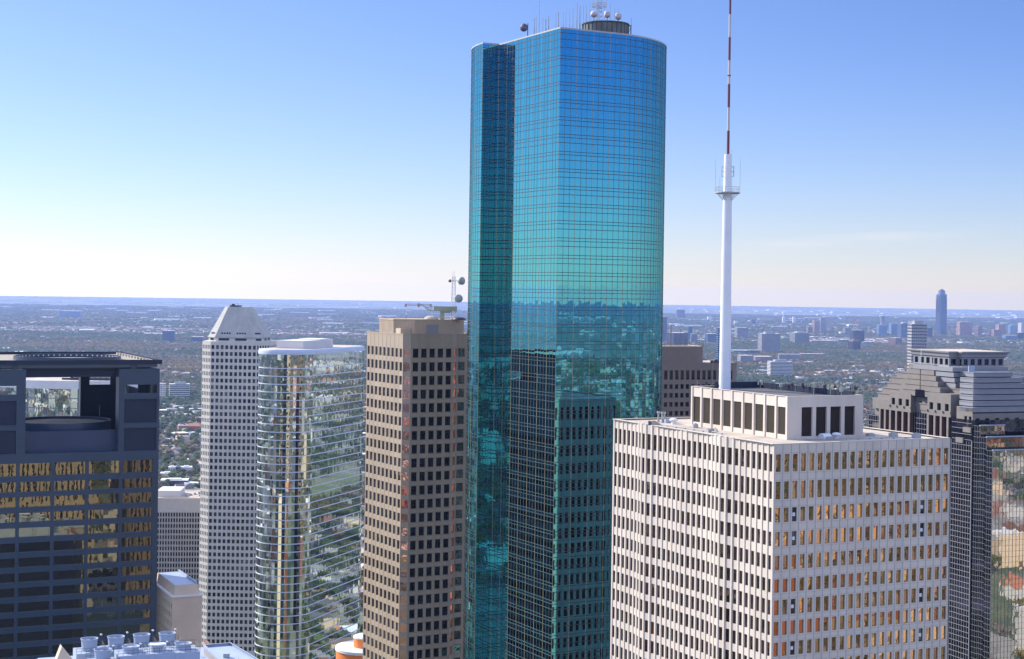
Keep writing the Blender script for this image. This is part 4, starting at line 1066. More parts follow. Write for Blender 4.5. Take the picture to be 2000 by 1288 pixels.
# ------------------------------------------------------------------ stepped granite tower at the right edge
def stepped_tower():
    NX, NY, AN = 163.4, 570.0, rad(22)
    r = thing('stepped_tower', (NX, NY, 0), AN, 'granite tower with a stepped pyramid top and dark glass shaft, at the right edge', 'office tower')
    ca, sa = math.cos(AN), math.sin(AN)
    def hy(zx, x):                      # local y on the plane x for a zoomed column
        px = 1690 + zx/6.44; u, _ = uv(px, 780)
        return (NX + x*ca - u*(NY + x*sa))/(sa + u*ca)
    def hx(zx, y):
        px = 1690 + zx/6.44; u, _ = uv(px, 780)
        return (u*(NY + y*ca) - NX + y*sa)/(ca - u*sa)
    GL = M['her_glass']
    # shaft: dark glass
    sh = MB(); sh.prism([(0,0),(60,0),(60,60),(1.6,60),(1.6,12),(0,12)], 0, 197.7)
    sh.build('shaft', GL, r)
    ml = MB(); z = 196.4
    while z > 110:
        ml.box(-.10, 0, .4, 11.5, z-.07, z+.07); z -= 1.95
    for k in range(9): ml.box(-.07, 0, .3+k*1.4, .42+k*1.4, 110, 190)
    ml.box(-.35, 0, -.15, .15, 110, 190.4)
    ml.build('mullion_grid', M['her_mull'], r)
    # tall piers of the left facade
    zp0, zp1 = 168.0, 197.7
    ys = [hy(q, 0) for q in (1045, 960, 880, 797)], [hy(q, 0) for q in (557, 477, 397, 320, 255, 190)]
    pr = MB(); rd = MB()
    for grp in ys:
        for y in grp:
            pr.box(-.05, .25, y-.35, y+.75, zp0, zp1); rd.box(.25, 1.6, y-.33, y+.73, zp0, zp1)
    pr.build('pier', M['her_stone'], r); rd.build('pier_side', M['her_red'], r)
    yc0, yc1 = hy(785, 0), hy(575, 0)
    gb = MB(); z = 168.5
    while z < 197: gb.box(1.5, 1.6, yc0+.4, yc1-.4, z-.06, z+.06); z += 1.95
    k = yc0+.8
    while k < yc1: gb.box(1.5, 1.6, k-.04, k+.04, zp0, zp1); k += 1.5
    gb.build('bay_mullion', M['her_mull'], r)
    # wall with a window row above the piers
    wl2 = MB(); w = []
    lv = [197.7, 199.8, 202.4, 206.0]
    yr0, yr1 = hy(1078, 0), hy(785, 0)
    def row(y1, y0, n, lv, x=0.0, nm='upper_wall', bal=True):
        mb = MB(); w = []; L = y1-y0
        facade(mb, (x, y1), (0, -1), grid(n, L/n, L/n*.48), lv, lambda i, j: i % 2 == 1 and j == 1, .7, w)
        mb.quad((x,y0,lv[0]), (x+6,y0,lv[0]), (x+6,y0,lv[-1]), (x,y0,lv[-1])); mb.quad((x,y1,lv[-1]), (x,y0,lv[-1]), (x+8,y0,lv[-1]), (x+8,y1,lv[-1]))
        mb.quad((x+6,y1,lv[0]), (x,y1,lv[0]), (x,y1,lv[-1]), (x+6,y1,lv[-1])); mb.quad((x,y1,lv[0]), (x+1.7,y1,lv[0]), (x+1.7,y0,lv[0]), (x,y0,lv[0]))
        if bal:
            for i in range(n+1):
                yy = y0 + i*L/n; mb.box(x-.5, x-.001, yy-.4+.01*i, yy+.4, lv[1]-.7, lv[1]-.05)
        o = mb.build(nm, M['her_stone'], r)
        for q in w:
            p = MB(); pane_quads(p, q, 2, RND, .01); p.build('window', GL, o)
    row(yr1, yr0, 3, lv)
    row(hy(312, 0), hy(575, 0), 3, [197.7, 199.9, 202.5, 204.6]) if hy(312,0) < hy(575,0) else row(hy(312, 0), hy(575, 0), 3, [197.7, 199.9, 202.5, 204.6])
    row(yc1, yc0, 2, [197.7, 199.6, 202.0, 204.0], 2.4, 'bay_wall', False)
    b = MB(); b.box(0, 5, hy(312, 0)+.02, hy(95, 0), 197.7, 201.4); b.box(0, 4, hy(190, 0), hy(95, 0), 189, 192.2); b.box(1.2, 4, hy(190,0), hy(95,0), 192.2, 197.7); b.build('end_wall', M['her_stone'], r)
    b = MB(); ya, yb = hy(165, -1), hy(22, -1); b.prism([(0, ya), (8, ya), (8, yb), (0, yb)], 150, 195); o = b.build('side_bay', GL, r)
    m2 = MB(); z = 152
    while z < 195: m2.box(-.1, 0, ya, yb, z-.07, z+.07); z += 1.95
    k = ya
    while k < yb: m2.box(-.08, 0, k, k+.1, 150, 195); k += 1.5
    m2.build('bay_mullion', M['her_mull'], o)
    # broad back tiers at the left, then the central pyramid
    for j in range(6):
        x = 2.2 + 1.3*j; z1 = 201.5 + 2.1*j
        zl = [95, 160, 215, 278, 330, 398][j]
        b = MB(); b.box(x, 40, 12.5, hy(zl, x), z1-2.6, z1); b.box(x-.25, x, 12.5, hy(zl, x)+.2, z1-.35, z1+.05); b.build('terrace', M['her_stone'], r)
    lefts = [430, 452, 480, 505, 530, 545]; rights = [970, 942, 912, 885, 862, 858]
    for k in range(6):
        x = .3 + 1.15*k; z1 = 205.9 + 1.95*k
        b = MB(); y0, y1 = hy(rights[k], x), hy(lefts[k], x); ym = hy(690, x)
        b.box(x, 30, y0, ym-.25, z1-1.75, z1); b.box(x, 30, ym+.25, y1, z1-1.75, z1); b.box(x+.5, 30, y0+.3, y1-.3, z1-2.0, z1-.1, 1); b.build('terrace', [M['her_stone'], M['navy_dark']], r)  # dark core paints the shadow gap between tiers
    b = MB(); x = -.1; ym = hy(690, 1.0); b.bar((6, hy(690, 6), 205), (6.0, hy(697, 6), 221.6), .16, n=6); b.build('flagpole', M['mast_white'], r)
    b = MB(); y0, y1 = hy(742, .2), hy(632, .2); b.box(.05, .3, y0, y1, 203.9, 206.6); b.build('attic_window', GL, r)
    # right mass of terraces
    for m in range(7):
        y = 1.7*m; x0 = .8*y; z1 = 202.1 + 1.98*m
        xe = 62 if m < 5 else [hx(1975, y), hx(1850, y)][m-5]
        b = MB(); b.box(x0, xe, y, y+7.6, z1-1.6, z1); b.box(x0-.15, xe+.15, y-.15, y+7.4, z1-.25, z1+.04); b.box(x0+.5, xe-.3, y+.6, y+7.5, z1-2.6, z1-1.6, 1); b.build('terrace', [M['her_shade'], M['navy_dark']], r)  # dark strip under each ledge is a painted shadow line
    b = MB()
    for m in range(7):
        z1 = 201.0 + 1.98*m
        if m < 6: b.box(7+.5*m, 24, 9.0+.3*m, 20, z1-1.6, z1); b.box(7.4+.5*m, 24, 9.3+.3*m, 20, z1-2.0, z1-1.6, 1)
        z1 += 2.6; xa = hx(1130, 17)
        b.box(xa-.3*m+1.5, hx(1790, 17)+1, 17+.2*m, 42, z1-1.6, min(z1, 215.5)); b.box(xa-.3*m+1.9, hx(1790, 17)+.6, 17.4+.2*m, 42, z1-2.0, z1-1.6, 1)
    b.build('core_block', [M['her_shade'], M['navy_dark']], r)  # shaded granite tone, with shadow lines coloured in below the ledges
    b = MB(); xx = hx(1285, 13.2); b.box(xx, xx+2.6, 12.6, 13.0, 214.1, 216.3); b.build('hatch_panel', M['cool_blue'], r)
    # wall under the terraces of the right face, with a window row
    mb = MB(); w = []
    facade(mb, (0, 0), (1, 0), grid(14, 60/14, 1.9), [194.6, 196.3, 198.3, 200.0], lambda i, j: i % 2 == 1 and j == 1, .6, w)
    w2 = []
    facade(mb, (0, 9.0), (0, -1), [0, 4.4, 5.9, 6.9, 8.4, 9.0], [194.9, 196.4, 198.9, 202.1], lambda i, j: i in (1, 3) and j == 1, .6, w2)
    mb.quad((0,9,194.9), (6,9,194.9), (6,9,202.1), (0,9,202.1)); mb.quad((0,0,202.1),(6,0,202.1),(6,9,202.1),(0,9,202.1))
    o = mb.build('corner_wall', M['her_stone'], r)
    for q in w + w2: p = MB(); pane_quads(p, q, 2, RND, .01); p.build('window', GL, o)
    b = MB(); b.box(-.6, .1, .3, 4.6, 193.2, 195.0); b.box(-.6, .1, 4.6, 8.6, 189.2, 191.0); b.build('balcony', M['her_stone'], r)
    # stepped glass bays in front
    for (y, z1, xe, xs) in ((-4, 196.0, hx(1760, -4), 0.2), (-7.7, 192.3, 60, .1), (-11.2, 188.0, 60, 0)):
        b = MB(); yb = y+3.75
        b.quad((xs, yb, 0), (xs, y, 0), (xs, y, z1), (xs, yb, z1)); b.quad((xs, y, z1), (xe, y, z1), (xe, yb, z1), (xs, yb, z1)); b.quad((xe, y, 0), (xe, yb, 0), (xe, yb, z1), (xe, y, z1))
        o = b.build('glass_bay', GL, r)
        q = MB(); rnd = random.Random(int(z1)); n = int((xe-xs)/1.5); z = z1
        while z > 60:
            for i in range(n):
                t = [rnd.uniform(-1, 1)*.002 for _ in range(3)]; x0, x1 = xs+(xe-xs)*i/n, xs+(xe-xs)*(i+1)/n
                q.quad((x0, y+t[0], z-1.95), (x1, y+t[1], z-1.95), (x1, y+t[2], z), (x0, y+t[0]+t[2]-t[1], z))
            z -= 1.95
        q.build('front_glazing', M['her_mirror'] if y < -9 else M['her_front'], o)
        m2 = MB(); z = z1-.1
        while z > 100:
            m2.box(xs-.1, xs-.001, y, yb-.1, z-.07, z+.07); m2.box(xs, xe, y-.06, y-.001, z-.035, z+.035); z -= 1.95
        for i in range(n+1): m2.box(xs+(xe-xs)*i/n-.04, xs+(xe-xs)*i/n+.04, y-.09, y-.002, 100, z1)
        for k in range(3): m2.box(xs-.08, xs-.002, y+.1+k*1.3, y+.2+k*1.3, 100, z1)
        m2.build('bay_mullion', M['her_mull2'], o)
        c2 = MB(); c2.box(xs-.15, xe+.15, y-.2, y+.3, z1, z1+.35); c2.build('bay_coping', M['cool_blue'], o)
    # crown: flared cap over a band of windows
    X0, X1, Y0, Y1 = 10.0, 33.4, 22.6, 51.0
    cr = MB(); w = []
    def plan(o):
        a, bx, c, d = X0-o, X1+o, Y0-o, Y1+o
        return [(a+2.4, c), (bx, c), (bx, d), (a, d), (a, c+12), (a-1.6, c+12), (a-1.6, c+2.4), (a+2.4, c+2.4)]
    zb = 215.6
    pl = plan(-1.0)
    for i in range(len(pl)):
        a, e = Vector(pl[i]), Vector(pl[(i+1) % len(pl)]); L = (e-a).length; n = max(1, int(L/3.1))
        facade(cr, a, e-a, grid(n, L/n, L/n*.62), [zb, zb+.35, zb+2.6, zb+3.0], odd, .5, w)
    prev = [(p[0], p[1], zb+3.0) for p in plan(-1.0)]
    for (o, z) in ((-.5, zb+3.4), (-.35, zb+4.2), (.3, zb+4.9), (.35, zb+5.3)):
        cur = [(p[0], p[1], z) for p in plan(o)]
        for i in range(8): cr.quad(prev[i], prev[(i+1) % 8], cur[(i+1) % 8], cur[i])
        prev = cur
    o = cr.build('crown', M['her_shade'], r)
    for q in w: p = MB(); pane_quads(p, q, 2, RND, .01); p.build('window', M['her_glass'], o)
    b = MB(); b.ngon(prev); ribbon(b, [p[:2] for p in prev], zb+5.3, zb+5.45, .05); b.build('crown_roof', M['roof_pale'], r)
    b = MB(); ribbon(b, plan(.1), zb-.3, zb, .3); b.build('crown_ledge', M['trav'], r)
M['her_front'] = glass('brown_reflection_glass', (0.30, 0.25, 0.20), 0.01, 0.004, (0.6, 0.6, 0.4))  # darker tint holds the brown reflection of the upper glass bays
M['her_mull2'] = stone('dark_bronze_mullion', (0.14, 0.15, 0.14), 0.05, rough=0.4)
stepped_tower()

# ------------------------------------------------------------------ small near and middle-distance downtown buildings
def finned_block():
    c = at(285, 978, 1000); r = thing('finned_block', (c.x, 1000, 0), rad(4), 'grey slab block with thin vertical fins and a blank top band, behind the navy tower', 'office block')
    zt = at(350, 975, 1002).z; W, D = 37, 44; zb = zt - 8.2
    b = MB(); b.box(0, W, 0, D, zb, zt, 0); b.box(.6, W-.6, .6, D-.6, 0, zb); b.build('wall', M['fin'], r)
    w = MB(); z = zb-.4
    while z > 20: w.box(.5, W-.5, .45, .6, z-2.3, z); w.box(W-.6, W-.45, .6, D-.6, z-2.3, z); z -= 3.5
    w.build('ribbon_glazing', M['dark_win'], r)
    f = MB()
    for k in range(23): f.box(k*1.65+.05, k*1.65+.5, -.25, .45, 0, zb)
    for k in range(26): f.box(W-.45, W+.25, k*1.65+.9, k*1.65+1.35, 0, zb)
    f.build('fin', M['fin'], r)
    p = MB(); p.box(6, 20, 8, 30, zt, zt+4.2); p.build('penthouse', M['wall_white'], r)
    p = MB(); p.box(0, W, 0, .5, zt, zt+.7); p.box(W-.5, W, .5, D, zt, zt+.7); p.box(0, .5, .5, D, zt, zt+.7); p.box(.5, W-.5, D-.5, D, zt, zt+.7); p.build('parapet', M['cream'], r)
    p = MB(); p.box(.5, W-.5, .5, D-.5, zt, zt+.2); p.build('roof', M['roof_pale'], r)
    p = MB()
    for k in range(6): p.box(23+k*2, 24.2+k*2, 10+(k*5 % 17), 12+(k*5 % 17), zt+.2, zt+1.4)
    p.build('roof_plant', M['wall_grey'], r)
finned_block()
def cream_block():
    c = at(337, 1166, 640); r = thing('cream_block', (c.x, 640, 0), rad(25), 'old cream plastered block with a sloping roof storey, beside the navy tower', 'building')
    zt = c.z; W, D = 12.0, 34.0
    mb = MB(); w = []
    zs = [0.0]
    n = 24
    for k in range(n): zs += [zt-3.0-3.6*(n-1-k)-2.0, zt-3.0-3.6*(n-1-k)]
    zs.append(zt)
    facade(mb, (0, D), (0, -1), grid(11, D/11, 1.3), zs, odd, .3, w)
    mb.quad((0,0,0), (W,0,0), (W,0,zt), (0,0,zt)); mb.quad((W,0,0), (W,D,0), (W,D,zt), (W,0,zt)); mb.quad((W,D,0), (0,D,0), (0,D,zt), (W,D,zt))
    mb.build('wall', M['cream'], r)
    window_parts(r, w, M['dark_win'], 'window', 24, 1, .01)
    b = MB(); ribbon(b, [(0,0),(W,0),(W,D),(0,D)], zt-.4, zt+.25, .35); b.build('cornice', M['roof_white'], r)
    b = MB(); b.ngon([(0,0,zt+.1),(W,0,zt+.1),(W,D,zt+.1),(0,D,zt+.1)]); b.build('roof', M['roof_white'], r)
    b = MB(); b.prism([(.9,1),(W-.9,1),(W-.9,D-1),(.9,D-1)], zt+.1, zt+4.2, top=False, pts2=[(1.5,1.8),(W-1.5,1.8),(W-1.5,D-1),(1.5,D-1)]); b.build('sloping_storey', M['cream'], r)
    b = MB(); b.ngon([(1.5,1.8,zt+4.0),(W-1.5,1.8,zt+4.0),(W-1.5,D-1,zt+4.0),(1.5,D-1,zt+4.0)]); b.build('upper_roof', M['cool_blue'], r)
    b = MB(); b.box(W-1.9, W-1.5, 1.8, D-1, zt+4.0, zt+4.9); b.build('parapet', M['cool_blue'], r)
    j = MB()
    for k in range(7): j.box(.02, W-.02, -.06, 0, zt-9-k*9, zt-8.8-k*9)
    j.build('string_course', M['cream'], r)
cream_block()

# cooling plant on a roof at the bottom left
CP_A = rad(21)
def cooling_roof():
    Y = 340; c = at(150, 1275, Y); z0 = 161.2
    r = thing('plant_roof_building', (c.x-2, Y-8, 0), CP_A, 'low building carrying the cooling plant, bottom left corner', 'building')
    b = MB(); b.box(-3, 33, -14, 14, 0, z0); b.build('wall', M['navy_dark'], r)
    b = MB(); b.box(-2.6, 32.6, -13.6, 13.6, z0, z0+.15); b.build('roof', M['cool_blue'], r)
    p = MB(); p.box(33, 33.5, -14, 14, z0-2, z0+1.2); p.box(32.9, 33.6, -14, 14, z0+1.2, z0+1.5); p.build('ledge', M['wall_brick'], r)
    ca, sa = math.cos(CP_A), math.sin(CP_A); ox, oy = c.x-2, Y-8
    def wpt(x, y): return (ox+x*ca-y*sa, oy+x*sa+y*ca)
    labs = ['rear row cooling tower with flared fan stack, first from the left', 'rear row cooling tower with flared fan stack, second from the left', 'rear row cooling tower with flared fan stack, third from the left', 'rear row cooling tower with flared fan stack, rightmost',
            'front row cooling tower with flared fan stack, first from the left', 'front row cooling tower with low fan stack, second from the left', 'front row cooling tower with low fan stack, third from the left', 'front row cooling tower with low fan stack, rightmost']
    k = 0
    for row, (pys, pxs) in enumerate((((1247, 1243, 1239, 1236), (175, 227, 277, 327)), ((1268, 1262, 1258, 1256), (201, 256, 307, 358)))):
        for px, py in zip(pxs, pys):
            YY = (340 if row == 0 else 331) + (px-175)*.0405
            p = at(px, py, YY); t = thing('cooling_tower', (p.x, YY, z0+.15), CP_A, labs[k], 'cooling tower', 'cooling towers on the bottom left roof'); zt = p.z - z0 - .15
            if row: zt = min(zt, 5.0)
            h = 2.5 if not (row and px > 210) else 1.3
            b = MB(); b.box(-3.0, 3.0, -3.2, 3.2, 0, zt-h); b.build('basin', M['cool_blue'], t)
            b = MB(); b.lathe((0, 0, zt-h), (0, 0, 1), [(0, 1.62), (h*.4, 1.60), (h*.75, 1.68), (h, 1.84), (h+.02, 1.72), (h*.72, 1.5), (h*.7, .02)], 26); b.build('fan_stack', M['cool_blue'], t, False)
            g = MB()
            for q in range(6):
                a = math.pi*q/6; g.bar((1.6*math.cos(a), 1.6*math.sin(a), zt-.35), (-1.6*math.cos(a), -1.6*math.sin(a), zt-.35), .05)
            g.build('fan_blade', M['dark_metal'], t)
            g = MB()
            for hh in (.55, 1.1):
                for s, e in (((-3,-3.2),(3,-3.2)), ((3,-3.2),(3,3.2)), ((-3,3.2),(3,3.2))): g.bar((*s, zt-h+hh), (*e, zt-h+hh), .05)
            for q in range(7): g.bar((-3+q, -3.2, zt-h), (-3+q, -3.2, zt-h+1.1), .05); g.bar((-3+q, 3.2, zt-h), (-3+q, 3.2, zt-h+1.1), .05)
            g.build('railing', M['dark_metal'], t)
            k += 1
    for px, py, lab in ((198, 1240, 'small lamp on a pole behind the gap between the first two rear fan stacks'), (249, 1236, 'small lamp on a pole between the second and third rear fan stacks'), (299, 1232, 'small lamp on a pole between the third and last rear fan stacks'), (343, 1230, 'small lamp on a pole right of the last rear fan stack'),
                        (222, 1262, 'small lamp on a pole right of the first front fan stack'), (275, 1258, 'small lamp on a pole in the middle of the front cooling row'), (327, 1254, 'small lamp on a pole before the last rear fan stack')):
        YY = (344 if py < 1245 else 334) + (px-175)*.04
        p = at(px, py, YY); t = thing('pole_lamp', (p.x, YY, z0+.15), 0, lab, 'lamp', 'pole lamps around the cooling plant'); h = p.z-z0-.15
        b = MB(); b.bar((0, 0, 0), (0, 0, h), .07); b.build('pole', M['dark_metal'], t); b = MB(); b.lathe((0, 0, h-.15), (0, 0, 1), [(0, .12), (.15, .27), (.3, .25), (.38, .02)], 10); b.build('lamp_head', M['mast_white'], t, True)
    # dunnage boxes between the stacks
    for px, py, w_, lab in ((258, 1263, 1.5, 'white topped duct box between the second and third rear fan stacks'), (309, 1259, 2.0, 'white topped duct box left of the last rear fan stack')):
        p = at(px, py, 336); b = MB(); b.box(-w_, w_, -1, 1, 0, 2.0); b.box(-w_*.8, w_*.8, -.8, .8, 2.0, p.z-z0); o = tag(b.build('duct_box', M['roof_white']), lab, 'duct'); o.location = (p.x, 336, z0+.15); o.rotation_euler = (0, 0, CP_A)
    # gabled beige stub at the left
    p = at(121, 1264, 330); t = thing('gabled_wall', (p.x, 330, 0), CP_A, 'beige gable end rising beside the cooling plant at the bottom left', 'wall')
    b = MB(); h = p.z
    for y in (0.0, 3.0): pass
    b.v += [(-4.5,0,h-12),(9,0,h-12),(0,0,h),(-4.5,3,h-12),(9,3,h-12),(0,3,h),(-4.5,0,100),(9,0,100),(-4.5,3,100),(9,3,100)]
    for q in ((0,1,2),(4,3,5),(1,4,5,2),(3,0,2,5),(6,7,1,0),(7,9,4,1),(9,8,3,4),(8,6,0,3)): b.f.append(q); b.m.append(0)
    b.build('wall', M['cream'], t)
cooling_roof()
def blue_roof_shed():
    p = at(402, 1262, 350); zt = p.z; q1 = at(449, 1258, 353); q2 = at(500, 1290, 322); q3 = at(434, 1292, 318)
    r = thing('flat_roofed_block', (0, 0, 0), 0, 'flat pale blue roof with ribbed side wall, bottom left beside the cooling plant', 'building')
    pts = []
    for (px, py) in ((436, 1296), (506, 1292), (449, 1258), (401, 1262)):
        u, v = uv(px, py); Y = (EYE-zt)/v; pts.append((u*Y, Y))
    b = MB(); b.prism(pts, 0, zt-.3, top=False); b.build('wall', M['wall_grey'], r)
    b = MB(); b.ngon([(x, y, zt-.3) for x, y in pts]); b.build('roof', M['cool_blue'], r)
    b = MB(); ribbon(b, pts, zt-.4, zt+.25, .3); b.build('parapet', M['cool_blue'], r)
    b = MB(); a, e = Vector(pts[3]), Vector(pts[0]); n = 26
    d = (e-a).normalized(); nn = Vector((d.y, -d.x))
    for k in range(n):
        c = a.lerp(e, (k+.5)/n); b.prism([(c.x-d.x*.2, c.y-d.y*.2), (c.x-d.x*.2+nn.x*.3, c.y-d.y*.2+nn.y*.3), (c.x+d.x*.2+nn.x*.3, c.y+d.y*.2+nn.y*.3), (c.x+d.x*.2, c.y+d.y*.2)], zt-14, zt-.5)
    b.build('rib', M['fin'], r)
    b = MB(); c = at(442, 1270, 340); b.box(c.x-.6, c.x+.6, 340, 341, zt-.3, zt+.6); b.bar((c.x+4, 332, zt-.3), (c.x+4, 332, zt+1.6), .08); b.build('roof_fitting', M['grey_metal'], r)
blue_roof_shed()
def orange_drum():
    Y = 560; c = at(716, 1262, Y); z1 = at(716, 1241, Y).z; z0 = at(690, 1270, Y-6).z
    r = thing('orange_rotunda', (c.x, Y, 0), 0, 'orange two stage rotunda with white roofs, at the foot of the tan tower', 'building')
    b = MB(); b.cyl(0, 0, 0, z0, 10.5, 10.5, 48, top=False); b.build('lower_wall', M['orange'], r, True)
    b = MB(); ring(b, 0, 0, 0.1, 10.8, z0-.9, z0+.05, 48); b.build('lower_roof', M['roof_white'], r)
    b = MB(); b.cyl(0, 0, z0+.05, z1-.7, 4.5, 4.5, 40, top=False); b.build('upper_wall', M['orange'], r, True)
    b = MB(); b.lathe((0, 0, z1-.75), (0, 0, 1), [(0, 4.6), (.45, 4.6), (.7, 4.2), (.78, .02)], 40); b.build('upper_roof', M['roof_white'], r)
orange_drum()

# ------------------------------------------------------------------ far towers
def far_block(name, px0, px1, ytop, ybase, mat, label, cat='tower block', rot=18, depth=.8, bands=True, top=None, cols=False, group=None, ry=None):
    """A distant block: walls, window bands and a roof box; placed by the ground point under it."""
    pm = (px0+px1)/2; g = ground_at(pm, ybase); Y = g.y if ry is None else ry
    w = (px1-px0)/F*Y; zt = at(pm, ytop, Y).z; a = rad(rot)
    wd = w/(math.cos(a) + depth*math.sin(abs(a))*.6); dp = wd*depth
    r = thing(name, (g.x if ry is None else at(pm, 600, Y).x, Y, 0), a, label, cat, group)
    b = MB(); b.box(-wd/2, wd/2, -dp/2, dp/2, 0, zt, 0, 1); b.build('wall', [M[mat], M['roof_white']], r)
    if bands:
        n = max(3, int(zt/3.8)); q = MB()
        if n > 26: n = 26
        for k in range(n):
            z = zt*(k+.35)/n; h = zt/n*.45
            if cols:
                m = max(4, int(wd/4))
                for i in range(m):
                    x = -wd/2 + wd*(i+.5)/m; q.box(x-wd/m*.3, x+wd/m*.3, -dp/2-.15, -dp/2, z, z+h)
                    y = -dp/2 + dp*(i+.5)/m; q.box(-wd/2-.15, -wd/2, y-dp/m*.3, y+dp/m*.3, z, z+h)
            else:
                q.box(-wd/2+.6, wd/2-.6, -dp/2-.12, -dp/2, z, z+h); q.box(-wd/2-.12, -wd/2, -dp/2+.6, dp/2-.6, z, z+h)
        q.build('window_grid', M['dark_win'], r)
    if top == 'box':
        q = MB(); q.box(-wd*.25, wd*.3, -dp*.25, dp*.3, zt, zt+min(6, zt*.08)+1); q.build('penthouse', M['wall_grey'], r)
    elif top == 'hip':
        q = MB(); h = wd*.28; q.prism([(-wd/2,-dp/2),(wd/2,-dp/2),(wd/2,dp/2),(-wd/2,dp/2)], zt, zt+h, pts2=[(-wd*.1,-dp*.1),(wd*.1,-dp*.1),(wd*.1,dp*.1),(-wd*.1,dp*.1)]); q.build('roof', M['roof_brown'], r)
    elif top == 'crane':
        q = MB(); q.bar((-wd*.3, 0, zt), (-wd*.3, 0, zt+42), 1.6); q.bar((-wd*.3-14, 0, zt+38), (-wd*.3+34, 0, zt+40), 1.3); q.build('crane', M['orange'], r)
    elif top == 'round':
        q = MB(); q.cyl(0, 0, zt, zt+wd*.14, wd*.48, wd*.22, 24); q.build('roof', M['wall_blue'], r)
    return r
# the tallest far tower, set back near its top, with a small hipped lantern
def landmark():
    px = 1838.5; g = ground_at(px, 655); Y = g.y; k = Y/F
    r = thing('landmark_tower', (g.x, Y, 0), rad(18), 'tallest far tower on the horizon, slim blue glass shaft with a hipped lantern', 'skyscraper')
    def z(py): return at(px, py, Y).z
    w = 8.6*k
    def oct(s, c=.28): return [(-s+s*c,-s),(s-s*c,-s),(s,-s+s*c),(s,s-s*c),(s-s*c,s),(-s+s*c,s),(-s,s-s*c),(-s,-s+s*c)]
    b = MB(); b.prism(oct(w), 0, z(610)); b.prism(oct(w*.97), z(610), z(585)); b.prism(oct(w*.92), z(585), z(575)); b.build('shaft', M['wall_blue'], r)
    b = MB(); b.prism(oct(w*.62), z(575), z(569)); b.build('lantern', M['wall_blue'], r)
    b = MB(); b.prism(oct(w*.66), z(569), z(564.5), pts2=oct(.8)); b.build('roof', M['wall_dark'], r)
    b = MB()
    for q in range(7):
        x = -w*.66 + q*w*.22; b.box(x-1.0, x+1.0, -w-1.0, -w, 0, z(577))
        b.box(-w-1.0, -w, x-1.0, x+1.0, 0, z(577))
    b.build('rib', M['wall_dark'], r)
landmark()
